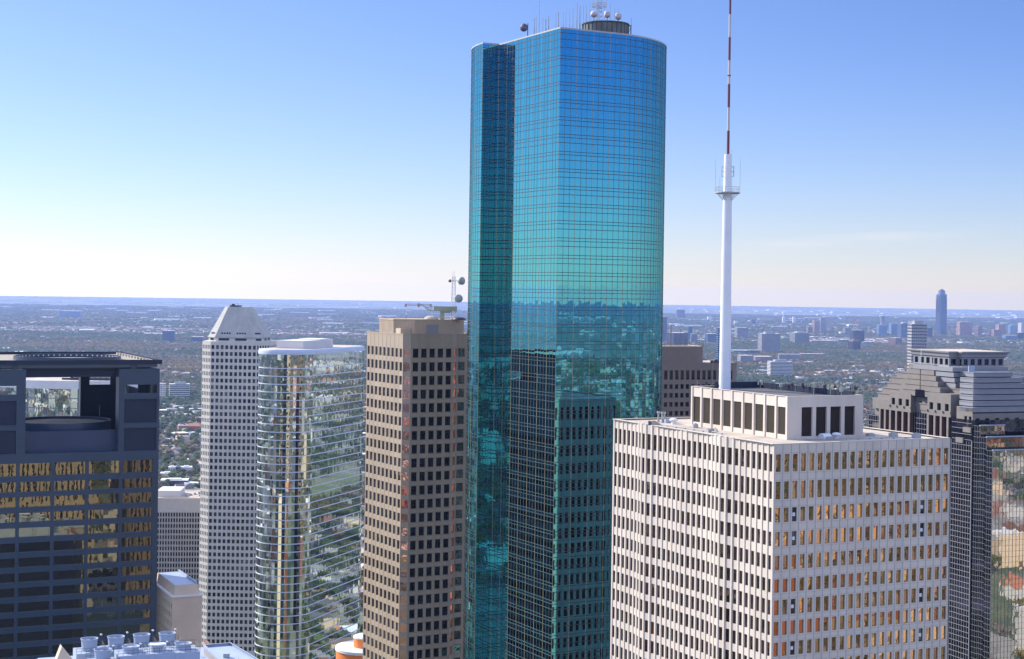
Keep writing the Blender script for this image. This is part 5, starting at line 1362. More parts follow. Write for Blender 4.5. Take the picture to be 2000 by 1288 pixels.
FAR = [
 (1776,1808.5,633,700,'wall_grey','white apartment tower gridded with dark square windows, just left of the tallest far tower',dict(cols=True,rot=8,depth=.7,ry=3600,top='box')),
 (1482,1521,652,692,'wall_grey','broad grey ribbed apartment slab, right of the white mast',dict(cols=True,rot=12,depth=.6,top='box')),
 (1500,1546,706,739,'wall_white','white hotel with stacked balcony bands and stepped top, right of the mast among trees',dict(rot=8,depth=.5,top='box')),
 (1545,1578,650,673,'wall_grey','square grey block with a crane stub on its roof, middle distance right of the mast',dict(rot=15,top='box')),
 (1587,1600,626,650,'wall_pink','left half of the tall pinkish twin blocks right of the mast',dict(rot=20,cols=True)),
 (1600,1612,621,650,'wall_grey','right and taller half of the tall twin blocks right of the mast',dict(rot=20,cols=True)),
 (1576,1587,638,651,'wall_pink','low brick block at the left foot of the twin blocks',dict(rot=15)),
 (1662,1686,645,673,'wall_dark','dark unfinished tower under a thin crane',dict(rot=10,top='crane')),
 (1658,1679,667,688,'wall_dark','dark ribbed tower with a hipped roof before the unfinished tower',dict(rot=25,top='hip')),
 (1720,1728,617,640,'wall_grey','slim pale tower peeping above the two dark blue boxes',dict(rot=10)),
 (1714,1731,635,656,'wall_blue','square dark blue glass box, left one of the pair near the gridded tower',dict(rot=5,bands=False)),
 (1738,1757,632,655,'wall_blue','square dark blue glass box, right one of the pair near the gridded tower',dict(rot=5,bands=False)),
 (1755,1779,632,662,'wall_blue','wide blue glass block partly behind the gridded white tower',dict(rot=10,top='box')),
 (1737,1760,660,677,'wall_pink','low block with one pink sunlit side, left of the gridded tower',dict(rot=40)),
 (1808,1820,640,660,'wall_dark','small dark block between the gridded tower and the tallest far tower',dict(rot=15)),
 (1871,1896,629,657,'wall_pink','broad pink square tower, first to the right of the tallest far tower',dict(rot=4,cols=True)),
 (1904,1917,637,658,'wall_pink','narrow tower half pink half blue, second to the right of the tallest',dict(rot=35)),
 (1932,1940,647,657,'wall_brick','tiny red brown block at the right, before the stepped pink tower',dict(rot=10)),
 (1938,1953,644,660,'wall_pink','low pink block in front of the taller pink tower near the right edge',dict(rot=10)),
 (1946,1961,634,660,'wall_pink','taller pink tower near the right edge',dict(rot=18,cols=True)),
 (1970,1985,636,654,'wall_blue','dark blue tower with a rounded top near the right edge',dict(rot=8,top='round',bands=False)),
 (1960,1985,655,664,'wall_blue','long low blue glass block below the round topped tower',dict(rot=5,bands=False)),
 (1990,2006,631,655,'wall_white','pale tower cut by the right edge of the picture',dict(rot=15,cols=True)),
 (1985,1999,650,664,'wall_dark','low dark block beside the pale tower at the right edge',dict(rot=8)),
 (1321,1337,605,621,'wall_dark','broad lone block near the horizon, left of the white mast',dict(rot=8,bands=False)),
 (1288,1303,619,662,'wall_blue','tall blue block just emerging right of the teal tower',dict(rot=6,ry=7800)),
 (1305,1341,650,681,'wall_dark','wide grey blue block with a pale left side, over the brown tower',dict(rot=25)),
 (1343,1352,638,668,'wall_blue','slim pale blue tower over the brown tower roof',dict(rot=10)),
 (1349,1362,652,672,'wall_grey','low blue grey block beside the slim tower over the brown tower',dict(rot=6)),
 (1378,1401,652,673,'wall_blue','dark blue square block left of the white mast',dict(rot=12)),
 (1401,1416,641,702,'wall_blue','tall dark glass tower with rounded crown, half hidden by the white mast',dict(rot=10,top='round',ry=4300)),
 (1382,1391,619,626,'wall_white','small white block near the horizon left of the mast',dict(rot=6,bands=False)),
 (1434,1441,627,633,'wall_white','tiny white block near the horizon right beside the mast',dict(rot=10,bands=False)),
 (1436,1460,640,660,'wall_grey','wide grey block right beside the white mast',dict(rot=10)),
 (1430,1462,684,694,'wall_blue','long low dark block right of the mast, left of the ribbed slab',dict(rot=4,bands=False)),
 (1462,1483,684,695,'wall_blue','low dark blue block touching the left of the ribbed slab',dict(rot=4)),
 (1466,1476,624,633,'wall_dark','small dark block near the horizon, right of the mast',dict(rot=10,bands=False)),
 (1548,1553,619,632,'wall_white','thin white tower near the horizon, right of the water tower',dict(rot=10,bands=False)),
 (1528,1533,619,632,'wall_white','thin white block under the water tower bowl',dict(rot=10,bands=False)),
 (1565,1573,626,631,'wall_blue','small blue block near the horizon left of the twin blocks',dict(rot=10,bands=False)),
 (1639,1648,648,654,'cream','small cream block left of the unfinished tower',dict(rot=20,bands=False)),
 (1648,1662,640,653,'wall_grey','grey block left behind the unfinished tower',dict(rot=10)),
 (1582,1632,665,672,'roof_red','long low orange roofed hall in front of the grey blocks',dict(rot=3,bands=False,depth=.4)),
 (1636,1662,664,672,'wall_blue','low blue block just left of the hipped dark tower',dict(rot=3,bands=False,depth=.5)),
 (1684,1706,668,676,'wall_blue','low dark hall right of the unfinished tower',dict(rot=3,bands=False,depth=.5)),
 (1520,1562,692,708,'wall_grey','long grey apartment row behind the white hotel',dict(rot=4,depth=.3,cols=True)),
 (1562,1610,691,701,'wall_pink','long pinkish apartment row right behind the white hotel',dict(rot=4,depth=.3,cols=True)),
 (1442,1470,694,712,'wall_grey','grey apartment block behind the small white roofs, right of the mast',dict(rot=10,cols=True)),
 (1470,1506,696,710,'wall_pink','brown apartment block before the ribbed slab',dict(rot=8,cols=True)),
 (330,371,750,783,'wall_white','white banded apartment block among trees, between the navy and octagonal towers',dict(rot=14,depth=.5,top='box')),
 (309,324,749,780,'wall_white','narrow pale apartment block at the right edge of the navy tower',dict(rot=14,cols=True)),
 (120,160,607.5,620,'wall_blue','wide lone blue block near the horizon at the far left',dict(rot=4,bands=False)),
 (318,342,646,671,'wall_blue','lone dark blue tower among trees left of the octagonal tower',dict(rot=6)),
 (374,398,658,672,'wall_blue','striped low block peeping from behind the octagonal tower roof',dict(rot=4)),
]
for (a, b_, t, bs, mt, lab, kw) in FAR: far_block('tower_block', a, b_, t, bs, mt, lab, **kw)
def water_tower():
    g = ground_at(1531, 631); r = thing('water_tower', (g.x, g.y, 0), 0, 'white bulb shaped water tower near the horizon, right of the mast', 'water tower')
    zt = at(1531, 609, g.y).z; R = 3.2*g.y/F
    b = MB(); b.cyl(0, 0, 0, zt-R*1.2, R*.28, R*.2, 14); b.build('stem', M['mast_white'], r)
    b = MB(); b.lathe((0, 0, zt-R*1.3), (0, 0, 1), [(0, R*.2), (R*.35, R*.9), (R*.7, R), (R*1.0, R*.8), (R*1.3, .05)], 20); b.build('bowl', M['mast_white'], r, True)
water_tower()
# ------------------------------------------------------------------ ground
def ground_material():
    m, nt, b = newmat('city_ground'); L = nt.links.new
    geo = nt.nodes.new('ShaderNodeNewGeometry')
    def noise(scale, det=4, rough=.6):
        n = nt.nodes.new('ShaderNodeTexNoise'); n.inputs['Scale'].default_value = scale; n.inputs['Detail'].default_value = det; n.inputs['Roughness'].default_value = rough
        L(geo.outputs['Position'], n.inputs['Vector']); return n.outputs['Fac']
    def ramp(fac, stops):
        r = nt.nodes.new('ShaderNodeValToRGB'); e = r.color_ramp.elements
        while len(e) < len(stops): e.new(0.5)
        for k, (p, c) in enumerate(stops): e[k].position = p; e[k].color = (*c, 1)
        L(fac, r.inputs[0]); return r.outputs[0]
    def mix(f, a, c):
        x = nt.nodes.new('ShaderNodeMix'); x.data_type = 'RGBA'
        L(f, x.inputs[0]); L(a, x.inputs[6])
        if isinstance(c, tuple): x.inputs[7].default_value = (*c, 1)
        else: L(c, x.inputs[7])
        return x.outputs[2]
    green = ramp(noise(1/45, 6, .7), [(.30, (.070,.095,.055)), (.48, (.11,.135,.075)), (.60, (.17,.17,.09)), (.72, (.25,.20,.11))])
    town = ramp(noise(1/30, 5, .75), [(.32, (.12,.12,.12)), (.48, (.24,.23,.22)), (.60, (.36,.35,.33)), (.70, (.50,.49,.47))])
    sel = nt.nodes.new('ShaderNodeMapRange'); sel.inputs[1].default_value = .46; sel.inputs[2].default_value = .58; L(noise(1/900, 5, .65), sel.inputs[0])
    col = mix(sel.outputs[0], green, town)
    vor = nt.nodes.new('ShaderNodeTexVoronoi'); vor.inputs['Scale'].default_value = 1/90; L(geo.outputs['Position'], vor.inputs['Vector'])
    sp = nt.nodes.new('ShaderNodeSeparateColor'); L(vor.outputs['Color'], sp.inputs[0])
    near = nt.nodes.new('ShaderNodeMath'); near.operation = 'LESS_THAN'; near.inputs[1].default_value = .20; L(vor.outputs['Distance'], near.inputs[0])
    pick = nt.nodes.new('ShaderNodeMath'); pick.operation = 'GREATER_THAN'; pick.inputs[1].default_value = .80; L(sp.outputs[0], pick.inputs[0])
    f = nt.nodes.new('ShaderNodeMath'); f.operation = 'MULTIPLY'; L(near.outputs[0], f.inputs[0]); L(pick.outputs[0], f.inputs[1])
    col = mix(f.outputs[0], col, ramp(sp.outputs[1], [(0, (.30,.29,.27)), (.6, (.55,.53,.50)), (1, (.7,.69,.67))]))
    L(col, b.inputs['Base Color']); b.inputs['Roughness'].default_value = 1.0; b.inputs['Specular IOR Level'].default_value = 0.1
    return m
GR = 34000.0
mb = MB(); n = 360
rings = [0, 2000, 6000, 14000, GR]
mb.v.append((0, 0, 0))
for R in rings[1:]: mb.v += [(R*math.cos(2*math.pi*i/n), R*math.sin(2*math.pi*i/n), 0) for i in range(n)]
for i in range(n):
    j = (i+1) % n; mb.f.append((0, 1+i, 1+j))
    for k in range(len(rings)-2): a = 1+k*n; mb.f.append((a+i, a+n+i, a+n+j, a+j))
tag(mb.build('ground', ground_material()), 'flat wooded suburbs reaching to the horizon', 'ground', None, 'structure')
# roads: pale streaks through the suburbs
def road(pts, w, z=.5):
    mb = MB(); ps = [Vector(p[:2]) for p in pts]
    for a, b_ in zip(ps[:-1], ps[1:]):
        d = (b_-a).normalized(); q = Vector((d.y, -d.x))*w/2
        mb.quad((*(a+q), z), (*(b_+q), z), (*(b_-q), z), (*(a-q), z))
    tag(mb.build('road', M['road_pale']), None, None, None, 'structure')
M['road_pale'] = stone('pale_concrete_road', (0.36, 0.35, 0.33), 0.1, 0.02, 0.9)
road([ground_at(1440, 668), ground_at(1600, 669), ground_at(1800, 672), ground_at(2010, 676)], 34)
road([ground_at(1440, 692.5), ground_at(1620, 697), ground_at(1700, 699)], 26)
road([ground_at(-20, 627), ground_at(200, 629), ground_at(420, 632), ground_at(800, 637)], 40)
road([ground_at(-20, 606), ground_at(500, 613), ground_at(800, 618)], 60)
road([ground_at(1580, 632), ground_at(1700, 646), ground_at(1760, 668)], 34)
road([ground_at(318, 935), ground_at(398, 938)], 9)
road([ground_at(318, 876), ground_at(398, 866)], 8)

# ------------------------------------------------------------------ trees
def leaf_mat(name, c, v=.25):
    m, nt, b = newmat(name)
    oi = nt.nodes.new('ShaderNodeObjectInfo'); geo = nt.nodes.new('ShaderNodeNewGeometry')
    n = nt.nodes.new('ShaderNodeTexNoise'); n.inputs['Scale'].default_value = .22; n.inputs['Detail'].default_value = 2
    nt.links.new(geo.outputs['Position'], n.inputs['Vector'])
    a = nt.nodes.new('ShaderNodeMath'); a.operation = 'ADD'; nt.links.new(oi.outputs['Random'], a.inputs[0]); nt.links.new(n.outputs['Fac'], a.inputs[1])
    mr = nt.nodes.new('ShaderNodeMapRange'); mr.inputs[1].default_value = .2; mr.inputs[2].default_value = 1.8; mr.inputs[3].default_value = 1-v*1.3; mr.inputs[4].default_value = 1+v*1.6
    nt.links.new(a.outputs[0], mr.inputs[0])
    vm = nt.nodes.new('ShaderNodeVectorMath'); vm.operation = 'SCALE'; vm.inputs[0].default_value = c; nt.links.new(mr.outputs[0], vm.inputs['Scale'])
    nt.links.new(vm.outputs[0], b.inputs['Base Color']); b.inputs['Roughness'].default_value = .9; b.inputs['Specular IOR Level'].default_value = .15
    tr = nt.nodes.new('ShaderNodeBsdfTranslucent'); nt.links.new(vm.outputs[0], tr.inputs['Color'])
    mx = nt.nodes.new('ShaderNodeMixShader'); mx.inputs[0].default_value = .45
    nt.links.new(b.outputs[0], mx.inputs[1]); nt.links.new(tr.outputs[0], mx.inputs[2]); nt.links.new(mx.outputs[0], nt.nodes['Material Output'].inputs['Surface'])
    return m
LEAF = [leaf_mat('dark_green_foliage', (.10,.145,.075)), leaf_mat('mid_green_foliage', (.15,.195,.09)), leaf_mat('olive_foliage', (.18,.185,.085)),
        leaf_mat('golden_foliage', (.31,.245,.085)), leaf_mat('rusty_foliage', (.25,.18,.085)), leaf_mat('bare_grey_twigs', (.28,.25,.22))]
def tree_mesh(name, leaf, seed, nl=6):
    r_ = random.Random(seed); mb = MB()
    H = 10.0
    mb.bar((0, 0, 0), (.1, .05, H*.45), .34, 0, 6)
    lobes = []
    for k in range(nl):
        a = 2*math.pi*k/nl + r_.uniform(-.4, .4); q = r_.uniform(1.3, 2.9) if k else 0.0
        c = Vector((q*math.cos(a), q*math.sin(a), H*r_.uniform(.45, .75) if k else H*.72)); R = r_.uniform(1.7, 2.6)
        lobes.append((c, R)); mb.bar((.05, .02, H*.35), c, .13, 0, 4)
    for c, R in lobes:
        for _ in range(46):
            d = Vector((r_.gauss(0, 1), r_.gauss(0, 1), r_.gauss(.15, .9))).normalized(); p = c + d*R*r_.uniform(.62, 1.05)
            nrm = (d + Vector((r_.gauss(0, .45), r_.gauss(0, .45), r_.gauss(0, .45)))).normalized(); u = nrm.orthogonal().normalized(); w = nrm.cross(u); t = r_.uniform(0, 6.28)
            e = (u*math.cos(t) + w*math.sin(t))*r_.uniform(.55, 1.0); g = (w*math.cos(t) - u*math.sin(t))*r_.uniform(.45, .8)
            mb.quad(p-e-g*.6, p+e*.8-g, p+e+g*.7, p-e*.7+g, 1)
    return mb.mesh(name, [M['bark'], leaf])
PROTO = [[tree_mesh('tree', LEAF[k], 10*k+q) for q in range(2)] for k in range(6)]
rs = np.random.RandomState(5)
def lattice_noise(x, y, s, seed):
    xi, yi = np.floor(x/s).astype(np.int64), np.floor(y/s).astype(np.int64); fx, fy = x/s-xi, y/s-yi
    fx, fy = fx*fx*(3-2*fx), fy*fy*(3-2*fy)
    def h(a, b): 
        q = (a*374761393 + b*668265263 + seed*974634777) & 0x7fffffff; q = ((q ^ (q >> 13))*1274126177) & 0x7fffffff; return ((q ^ (q >> 16)) & 0xffff)/65535.0
    return (h(xi,yi)*(1-fx)+h(xi+1,yi)*fx)*(1-fy) + (h(xi,yi+1)*(1-fx)+h(xi+1,yi+1)*fx)*fy
def scatter(g, cond, keep):
    x0, x1, y0, y1 = cond['box']
    X, Yg = np.meshgrid(np.arange(x0, x1, g), np.arange(y0, y1, g)); x = X.ravel() + rs.uniform(-.48, .48, X.size)*g; y = Yg.ravel() + rs.uniform(-.48, .48, X.size)*g
    k = cond['fn'](x, y); x, y = x[k], y[k]
    k = rs.uniform(0, 1, x.size) < keep(x, y); return x[k], y[k]
def urban(x, y):                                   # 0 wooded .. 1 built up
    n = .6*lattice_noise(x, y, 620, 1) + .4*lattice_noise(x, y, 210, 2)
    return np.clip((n-.42)*4.5, 0, 1)
wood = lambda x, y: .95 - .55*urban(x, y)
BLK = [(o.location.x, o.location.y) for o in COL.objects if o.name.startswith(('tower_block', 'landmark'))]
def clear(x, y, r0=32):
    k = np.ones(x.shape, bool)
    for bx, by in BLK: k &= (np.abs(x-bx) > r0) | (np.abs(y-by) > r0*.6)
    return k
infront = lambda a, b: dict(box=(-.36*b-200, .36*b+200, a, b), fn=lambda x, y: (np.abs(x) < .345*y+90) & clear(x, y))
def sees(px, py):
    A = (px > 313) & (px < 392) & (py > 640) & (py < 956)
    B = (px > 0) & (px < 402) & (py > 585) & (py < 690)
    Cc = (px > 1296) & (px < 1408) & (py > 600) & (py < 677)
    D = (px > 1438) & (px < 1776) & (py > 604) & (py < 752)
    E = (px > 1720) & (px < 1790) & (py > 604) & (py < 735)
    G = (px > 1968) & (py > 610) & (py < 700)
    H = (px > 520) & (px < 770) & (py > 590) & (py < 640)
    return A | B | Cc | D | E | G | H
NEAR = [(-155, 955), (-105, 845), (-20, 475), (30, 420), (190, 600), (-110, 460), (60, 720), (-200, 1020), (-120, 660)]
_clear = clear
def clear(x, y, r0=32):
    k = _clear(x, y, r0)
    for bx, by in NEAR: k &= (np.abs(x-bx) > 75) | (np.abs(y-by) > 75)
    return k
nx, ny = scatter(12.5, infront(760, 8000), wood)
sc = rs.uniform(.75, 1.35, nx.size)*np.where(ny > 5200, 1.15, 1.0)
def species(x, y, n):
    a = lattice_noise(x, y, 340, 7)*.55 + lattice_noise(x, y, 90, 8)*.25 + rs.uniform(0, 1, n)*.42
    v = np.where(a < .40, 0, np.where(a < .58, 1, np.where(a < .70, 2, np.where(a < .75, 5, np.where(a < .82, 4, 3)))))
    return v*2 + rs.randint(0, 2, n)
sp = species(nx, ny, nx.size)
px, py = proj(nx, ny, np.full(nx.shape, 6.0))
vis = sees(px, py)
rank = np.where(vis, sc/ny, 0); order = np.argsort(-rank); single = order[:290]; mask = np.ones(nx.size, bool); mask[single] = False
KIND = ['dark green tree', 'mid green tree', 'olive green tree', 'golden autumn tree', 'rusty autumn tree', 'bare grey twigged tree']
for i in single:
    k = int(sp[i]); me = PROTO[k//2][k % 2]
    o = bpy.data.objects.new('tree', me); COL.objects.link(o); o.location = (nx[i], ny[i], 0); o.scale = (sc[i]*1.15, sc[i]*1.15, sc[i]); o.rotation_euler = (0, 0, float(rs.uniform(0, 6.28)))
    tag(o, KIND[k//2] + ' in the wooded suburb seen between the navy and octagonal towers' if px[i] < 500 else KIND[k//2] + ' in the wooded suburb right of the white mast', 'tree', KIND[k//2] + 's in the suburbs')
fx_, fy_ = scatter(38, infront(8000, 19000), lambda x, y: wood(x, y)*.8)
ax_, ay_ = scatter(30, dict(box=(-5200, 5200, -5200, 5200), fn=lambda x, y: ((x*x+y*y) > 420**2) & ((x*x+y*y) < 5200**2) & ~((y > 0) & (np.abs(x) < .36*y+140))), lambda x, y: .75 - .55*urban(x, y))
TX = np.concatenate([nx[mask], fx_, ax_]); TY = np.concatenate([ny[mask], fy_, ay_])
TS = np.concatenate([sc[mask], rs.uniform(2.0, 3.2, fx_.size), rs.uniform(1.1, 1.9, ax_.size)])
TV = np.concatenate([sp[mask], species(fx_, fy_, fx_.size), species(ax_, ay_, ax_.size)]).astype(np.int32)
pc = bpy.data.collections.new('tree_kinds')
for k in range(6):
    for q in range(2):
        o = bpy.data.objects.new('tree_kind_%02d' % (k*2+q), PROTO[k][q]); pc.objects.link(o)
me = bpy.data.meshes.new('tree_canopy'); me.vertices.add(TX.size)
co = np.zeros((TX.size, 3), np.float32); co[:, 0] = TX; co[:, 1] = TY; me.vertices.foreach_set('co', co.ravel())
for nm, ty, dat in (('scl', 'FLOAT_VECTOR', np.stack([TS*1.15, TS*1.15, np.where(TS > 1.95, 1.0, TS)], 1).astype(np.float32).ravel()), ('rotz', 'FLOAT_VECTOR', np.stack([0*TS, 0*TS, rs.uniform(0, 6.28, TS.size)], 1).astype(np.float32).ravel())):
    at_ = me.attributes.new(nm, ty, 'POINT'); at_.data.foreach_set('vector', dat)
at_ = me.attributes.new('kindix', 'INT', 'POINT'); at_.data.foreach_set('value', TV)
me.update()
can = bpy.data.objects.new('tree_canopy', me); COL.objects.link(can)
tag(can, 'mass of green and autumn trees covering the suburbs out to the horizon', 'trees', None, 'stuff')
ng = bpy.data.node_groups.new('plant_trees', 'GeometryNodeTree')
ng.interface.new_socket('Geometry', in_out='INPUT', socket_type='NodeSocketGeometry'); ng.interface.new_socket('Geometry', in_out='OUTPUT', socket_type='NodeSocketGeometry')
gi, go = ng.nodes.new('NodeGroupInput'), ng.nodes.new('NodeGroupOutput')
iop = ng.nodes.new('GeometryNodeInstanceOnPoints'); ci = ng.nodes.new('GeometryNodeCollectionInfo'); ci.inputs['Collection'].default_value = pc; ci.inputs['Separate Children'].default_value = True; ci.inputs['Reset Children'].default_value = True
def na(nm, t): q = ng.nodes.new('GeometryNodeInputNamedAttribute'); q.data_type = t; q.inputs['Name'].default_value = nm; return [s for s in q.outputs if s.enabled][0]
ng.links.new(gi.outputs[0], iop.inputs['Points']); ng.links.new(ci.outputs[0], iop.inputs['Instance']); iop.inputs['Pick Instance'].default_value = True
ng.links.new(na('kindix', 'INT'), iop.inputs['Instance Index']); ng.links.new(na('scl', 'FLOAT_VECTOR'), iop.inputs['Scale'])
e2r = ng.nodes.new('FunctionNodeEulerToRotation'); ng.links.new(na('rotz', 'FLOAT_VECTOR'), e2r.inputs[0]); ng.links.new(e2r.outputs[0], iop.inputs['Rotation'])
ng.links.new(iop.outputs[0], go.inputs[0])
md = can.modifiers.new('plant_trees', 'NODES'); md.node_group = ng

# ------------------------------------------------------------------ houses and low buildings
WALLS = [M['cream'], M['wall_white'], M['wall_brick'], M['wall_grey'], M['fin']]; ROOFS = [M['roof_brown'], M['roof_grey'], M['roof_white'], M['roof_red'], M['roof_dark']]
def house_geo(mb, x, y, a, w, d, h, gable, mw, mr):
    c, s = math.cos(a), math.sin(a)
    def P(p, q, z): return (x + p*c - q*s, y + p*s + q*c, z)
    k = [P(-w,-d,0),P(w,-d,0),P(w,d,0),P(-w,d,0),P(-w,-d,h),P(w,-d,h),P(w,d,h),P(-w,d,h)]
    for f in ((0,1,5,4),(1,2,6,5),(2,3,7,6),(3,0,4,7)): mb.quad(*(k[i] for i in f), mw)
    if gable:
        r0, r1 = P(-w*1.02, 0, h+d*.55), P(w*1.02, 0, h+d*.55); o = .4
        e = [P(-w-o,-d-o,h-.2),P(w+o,-d-o,h-.2),P(w+o,d+o,h-.2),P(-w-o,d+o,h-.2)]
        mb.quad(e[0], e[1], r1, r0, mr); mb.quad(e[2], e[3], r0, r1, mr); mb.ngon([k[4], k[7], r0], mw); mb.ngon([k[6], k[5], r1], mw)
    else: mb.quad(k[4], k[5], k[6], k[7], mr)
hx_, hy_ = scatter(27, infront(900, 9000), lambda x, y: .10 + .55*urban(x, y))
ax2, ay2 = scatter(62, dict(box=(-4800, 4800, -4800, 4800), fn=lambda x, y: ((x*x+y*y) > 500**2) & ((x*x+y*y) < 4800**2) & ~((y > 0) & (np.abs(x) < .36*y+160))), lambda x, y: .25 + .6*urban(x, y))
HX, HY = np.concatenate([hx_, ax2]), np.concatenate([hy_, ay2])
hp = proj(HX, np.maximum(HY, 1), np.full(HX.shape, 3.0)); hv = sees(*hp) & (HY > 1000)
rank = np.where(hv, 1/np.maximum(np.abs(HY), 1), 0); order = np.argsort(-rank); top = set(order[:230].tolist())
mb = MB()
RN = ['brown gabled', 'grey gabled', 'white flat', 'terracotta gabled', 'dark flat']
for i in range(HX.size):
    far = abs(HY[i]) > 4500; near_ring = i >= hx_.size
    w, d = rs.uniform(5, 9)*(1.3 if far else 1), rs.uniform(4, 6)*(1.3 if far else 1); u_ = rs.uniform(); g = u_ < .62; h = rs.uniform(3.2, 6.5) if g else rs.uniform(4, 11)
    if not g: w, d = w*1.5, d*1.6
    if near_ring:
        w, d, h = w*1.8, d*1.8, h*rs.uniform(1, 3.5)
        if HX[i]**2+HY[i]**2 < 1900**2 and rs.uniform() < .12: w, d, h, g = 16, 12, rs.uniform(25, 75), False; 
    a = rs.choice([.4, 1.97]) + rs.uniform(-.08, .08); mw = int(rs.choice(5, p=[.24,.16,.24,.22,.14])); mr = int(rs.choice([0, 1, 3], p=[.45,.45,.1])) if g else int(rs.choice([1, 2, 4], p=[.5,.28,.22]))
    if i in top:
        m2 = MB(); house_geo(m2, 0, 0, 0, w, d, h, g, 0, 1); q = int(d)
        o = m2.build('house', [WALLS[mw], ROOFS[mr]]); o.location = (HX[i], HY[i], 0); o.rotation_euler = (0, 0, a)
        nm = ('brown roofed' if mr == 0 else 'grey roofed' if mr == 1 else 'white roofed' if mr == 2 else 'terracotta roofed' if mr == 3 else 'dark roofed') + (' gabled house' if g else ' flat topped building')
        wh = ' among trees between the navy and octagonal towers' if hp[0][i] < 500 else ' among trees right of the white mast'
        tag(o, 'small ' + nm + wh, 'house', nm + 's in the suburbs')
    else: house_geo(mb, HX[i], HY[i], a, w, d, h, g, mw, 5+mr)
tag(mb.build('distant_houses', WALLS + ROOFS), 'countless small houses and sheds scattered between the trees of the suburbs', 'houses', None, 'stuff')
# long pale sheds far away
wx, wy = scatter(700, dict(box=(-16000, 16000, -14000, 26000), fn=lambda x, y: np.where(y > 7000, np.abs(x) < .34*y, ((x*x+y*y) > 3600**2) & ((y < 0) | (np.abs(x) > .37*y+200)))), lambda x, y: .5 + .3*urban(x, y))
wp = proj(wx, np.maximum(wy, 1), np.full(wx.shape, 4.0)); wv = sees(*wp) & (wy > 1000); rank = np.where(wv, 1/np.maximum(wy, 1), 0); top = set(np.argsort(-rank)[:60].tolist()); mb = MB()
for i in range(wx.size):
    w, d, h = rs.uniform(18, 95), rs.uniform(20, 60), rs.uniform(7, 14); mr = int(rs.choice([1, 2, 2, 2])); a = rs.choice([0.05, .3])
    if i in top:
        m2 = MB(); house_geo(m2, 0, 0, 0, w, d, h, False, 0, 1); o = m2.build('warehouse', [M['wall_white'], ROOFS[mr]]); o.location = (wx[i], wy[i], 0); o.rotation_euler = (0, 0, a)
        tag(o, 'long low pale roofed shed far out in the wooded plain', 'warehouse', 'pale sheds far out on the plain')
    else: house_geo(mb, wx[i], wy[i], a, w, d, h, False, 1, 5+mr)
tag(mb.build('distant_sheds', WALLS + ROOFS), 'scattered low pale sheds fading into the haze before the horizon', 'sheds', None, 'stuff')
# low buildings one can tell apart in the gap between the navy and octagonal towers
GAP = [(334,393,853,846,'wall_white','roof_white',6,'long flat white roofed hall, above the golden trees between the navy and octagonal towers'),
       (364,392,848,829,'wall_brick','roof_red',9,'orange tiled hall at the left edge of the octagonal tower'),
       (316,338,838,829,'wall_dark','roof_grey',7,'low dark hall beside the navy tower, level with the orange tiled hall'),
       (334,351,893,884,'wall_white','roof_grey',6,'white gabled house under the golden tree in the gap'),
       (355,388,912,899,'wall_brick','roof_red',8,'long red brick block with flat red roof in the gap'),
       (329,342,930,909,'wall_white','roof_white',13,'left wing of the white apartment pair in the gap'),
       (352,374,928,910,'wall_white','roof_white',12,'right wing of the white apartment pair in the gap'),
       (342,352,929,908,'wall_blue','roof_grey',13,'blue grey stair tower between the two white apartment wings'),
       (374,392,925,914,'wall_grey','roof_grey',7,'grey house row right of the white apartment pair'),
       (313,337,935,923,'cream','roof_white',8,'cream hall with white roof beside the navy tower, in the gap'),
       (337,352,938,928,'wall_white','roof_white',8,'white domed annex right of the cream hall'),
       (314,366,952,936,'wall_dark','roof_white',9,'broad three storey grey brick block at the bottom of the gap'),
       (369,392,786,780,'wall_blue','roof_grey',7,'low blue grey block right of the banded apartment block'),
       (374,393,800,790,'wall_dark','roof_grey',9,'low dark block by the octagonal tower, below the banded apartments'),
       (349,384,722,716,'wall_grey','roof_grey',7,'low arched grey hall high in the gap under the autumn trees'),
       (1500,1512,726,720,'wall_white','roof_white',8,'row of small white gables left of the white hotel'),
       (1476,1500,731,722,'wall_white','roof_white',8,'cluster of white roofs left of the white hotel, right of the mast'),
       (1612,1626,741,736,'wall_white','roof_white',7,'pair of low white sheds in the trees, right of the white hotel')]
for (a, b_, yb, yt, mw, mr, dp, lab) in GAP:
    g = ground_at((a+b_)/2, yb); w = (b_-a)/F*g.y; h = max(3.5, at((a+b_)/2, yt, g.y).z*.8); r = thing('low_building', (g.x, g.y, 0), .12, lab, 'building')
    m2 = MB(); m2.box(-w/2, w/2, 0, w*.45+8, 0, h); m2.build('wall', M[mw], r)
    m2 = MB()
    if 'gable' in lab or 'tiled' in lab: d = w*.45+8; m2.v += [(-w/2-.4,-.4,h),(w/2+.4,-.4,h),(w/2+.4,d+.4,h),(-w/2-.4,d+.4,h),(-w/2+d*.2,d/2,h+d*.22),(w/2-d*.2,d/2,h+d*.22)]; m2.f += [(0,1,5,4),(1,2,5),(2,3,4,5),(3,0,4)]; m2.m += [0]*4
    else: m2.box(-w/2-.3, w/2+.3, -.3, w*.45+8.3, h, h+.5); m2.box(-w*.2, w*.25, 4, w*.2+6, h+.5, h+2)
    m2.build('roof', M[mr], r)
    m2 = MB(); k = max(3, int(w/4))
    for fl in range(max(1, int(h/3.4))):
        for i in range(k): x = -w/2 + w*(i+.5)/k; m2.box(x-w/k*.28, x+w/k*.28, -.06, -.001, .9+fl*3.4, 2.5+fl*3.4)
    m2.build('window_row', M['dark_win'], r)

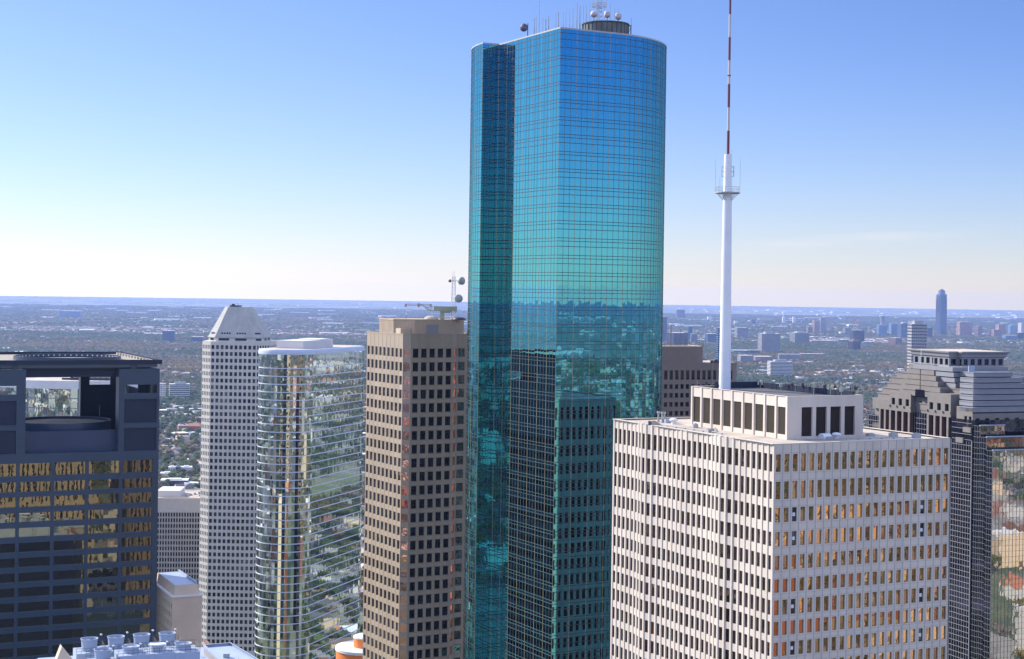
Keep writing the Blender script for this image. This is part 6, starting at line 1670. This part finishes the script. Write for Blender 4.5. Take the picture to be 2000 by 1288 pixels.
# ------------------------------------------------------------------ towers behind the viewpoint (seen mirrored in the glass)
def mirror_tower(x, y, w, d, h, mat, win, lab, rot=25):
    r = thing('office_tower', (x, y, 0), rad(rot), lab, 'office tower', 'towers behind the viewpoint')
    mb = MB(); wn_ = []; zs = [0.0]; z = 6.0
    while z+26 < h-3: zs += [z, z+26.0]; z += 29.0
    zs.append(h)
    for (o, dr, L) in (((-w/2,-d/2),(1,0),w), ((w/2,-d/2),(0,1),d), ((w/2,d/2),(-1,0),w), ((-w/2,d/2),(0,-1),d)):
        facade(mb, o, dr, grid(max(4, int(L/3.2)), L/max(4, int(L/3.2)), 1.3), zs, odd, .5, wn_)
    mb.ngon([(-w/2,-d/2,h),(w/2,-d/2,h),(w/2,d/2,h),(-w/2,d/2,h)]); mb.build('wall', M[mat], r)
    p = MB()
    for q in wn_: pane_quads(p, q, 1, RND, .01)
    o = p.build('window_field', M[win], r); o['kind'] = 'stuff'
    b = MB(); b.box(-w*.3, w*.3, -d*.3, d*.3, h, h+6); b.build('penthouse', M['wall_grey'], r)
MT = [(155,-10,110,40,54,'navy','dark_win','dark low tower behind the viewpoint, mirrored in the lower navy windows'),
      (262,-190,84,50,205,'tan','black_win','tan tower behind the viewpoint, mirrored in the upper navy windows'),
      (480,-90,50,60,150,'tan','black_win','tan tower behind the viewpoint to the right'),
      (372,-175,66,46,190,'brown','black_win','brick tower behind the viewpoint, mirrored in the right navy windows'),
      (-90,-140,60,50,190,'trav','black_win','cream stone tower behind the viewpoint to the left'),
      (420,330,50,40,95,'cream','black_win','low cream tower right of the picture'),
      (560,180,60,60,135,'trav','dark_win','pale stone tower right of the viewpoint'),
      (150,-330,70,50,160,'tan','black_win','tan tower far behind the viewpoint'),
      (-330,640,40,50,130,'cream','black_win','cream tower left of the picture, mirrored in the teal glass')]
for a in MT: mirror_tower(*a)

# ------------------------------------------------------------------ haze
hz = MB(); q = GR + 100; hz.box(-q, q, -q, q, -1.0, 332.0)
hm = bpy.data.materials.new('haze_air'); hm.use_nodes = True; nt = hm.node_tree; nt.nodes.clear()
o_ = nt.nodes.new('ShaderNodeOutputMaterial'); pv = nt.nodes.new('ShaderNodeVolumePrincipled')
pv.inputs['Color'].default_value = (0.38, 0.54, 0.95, 1); pv.inputs['Density'].default_value = 3.6e-5; pv.inputs['Anisotropy'].default_value = 0.2
nt.links.new(pv.outputs[0], o_.inputs['Volume'])
tag(hz.build('haze', hm), 'blue haze thickening towards the horizon', 'haze', None, 'stuff')
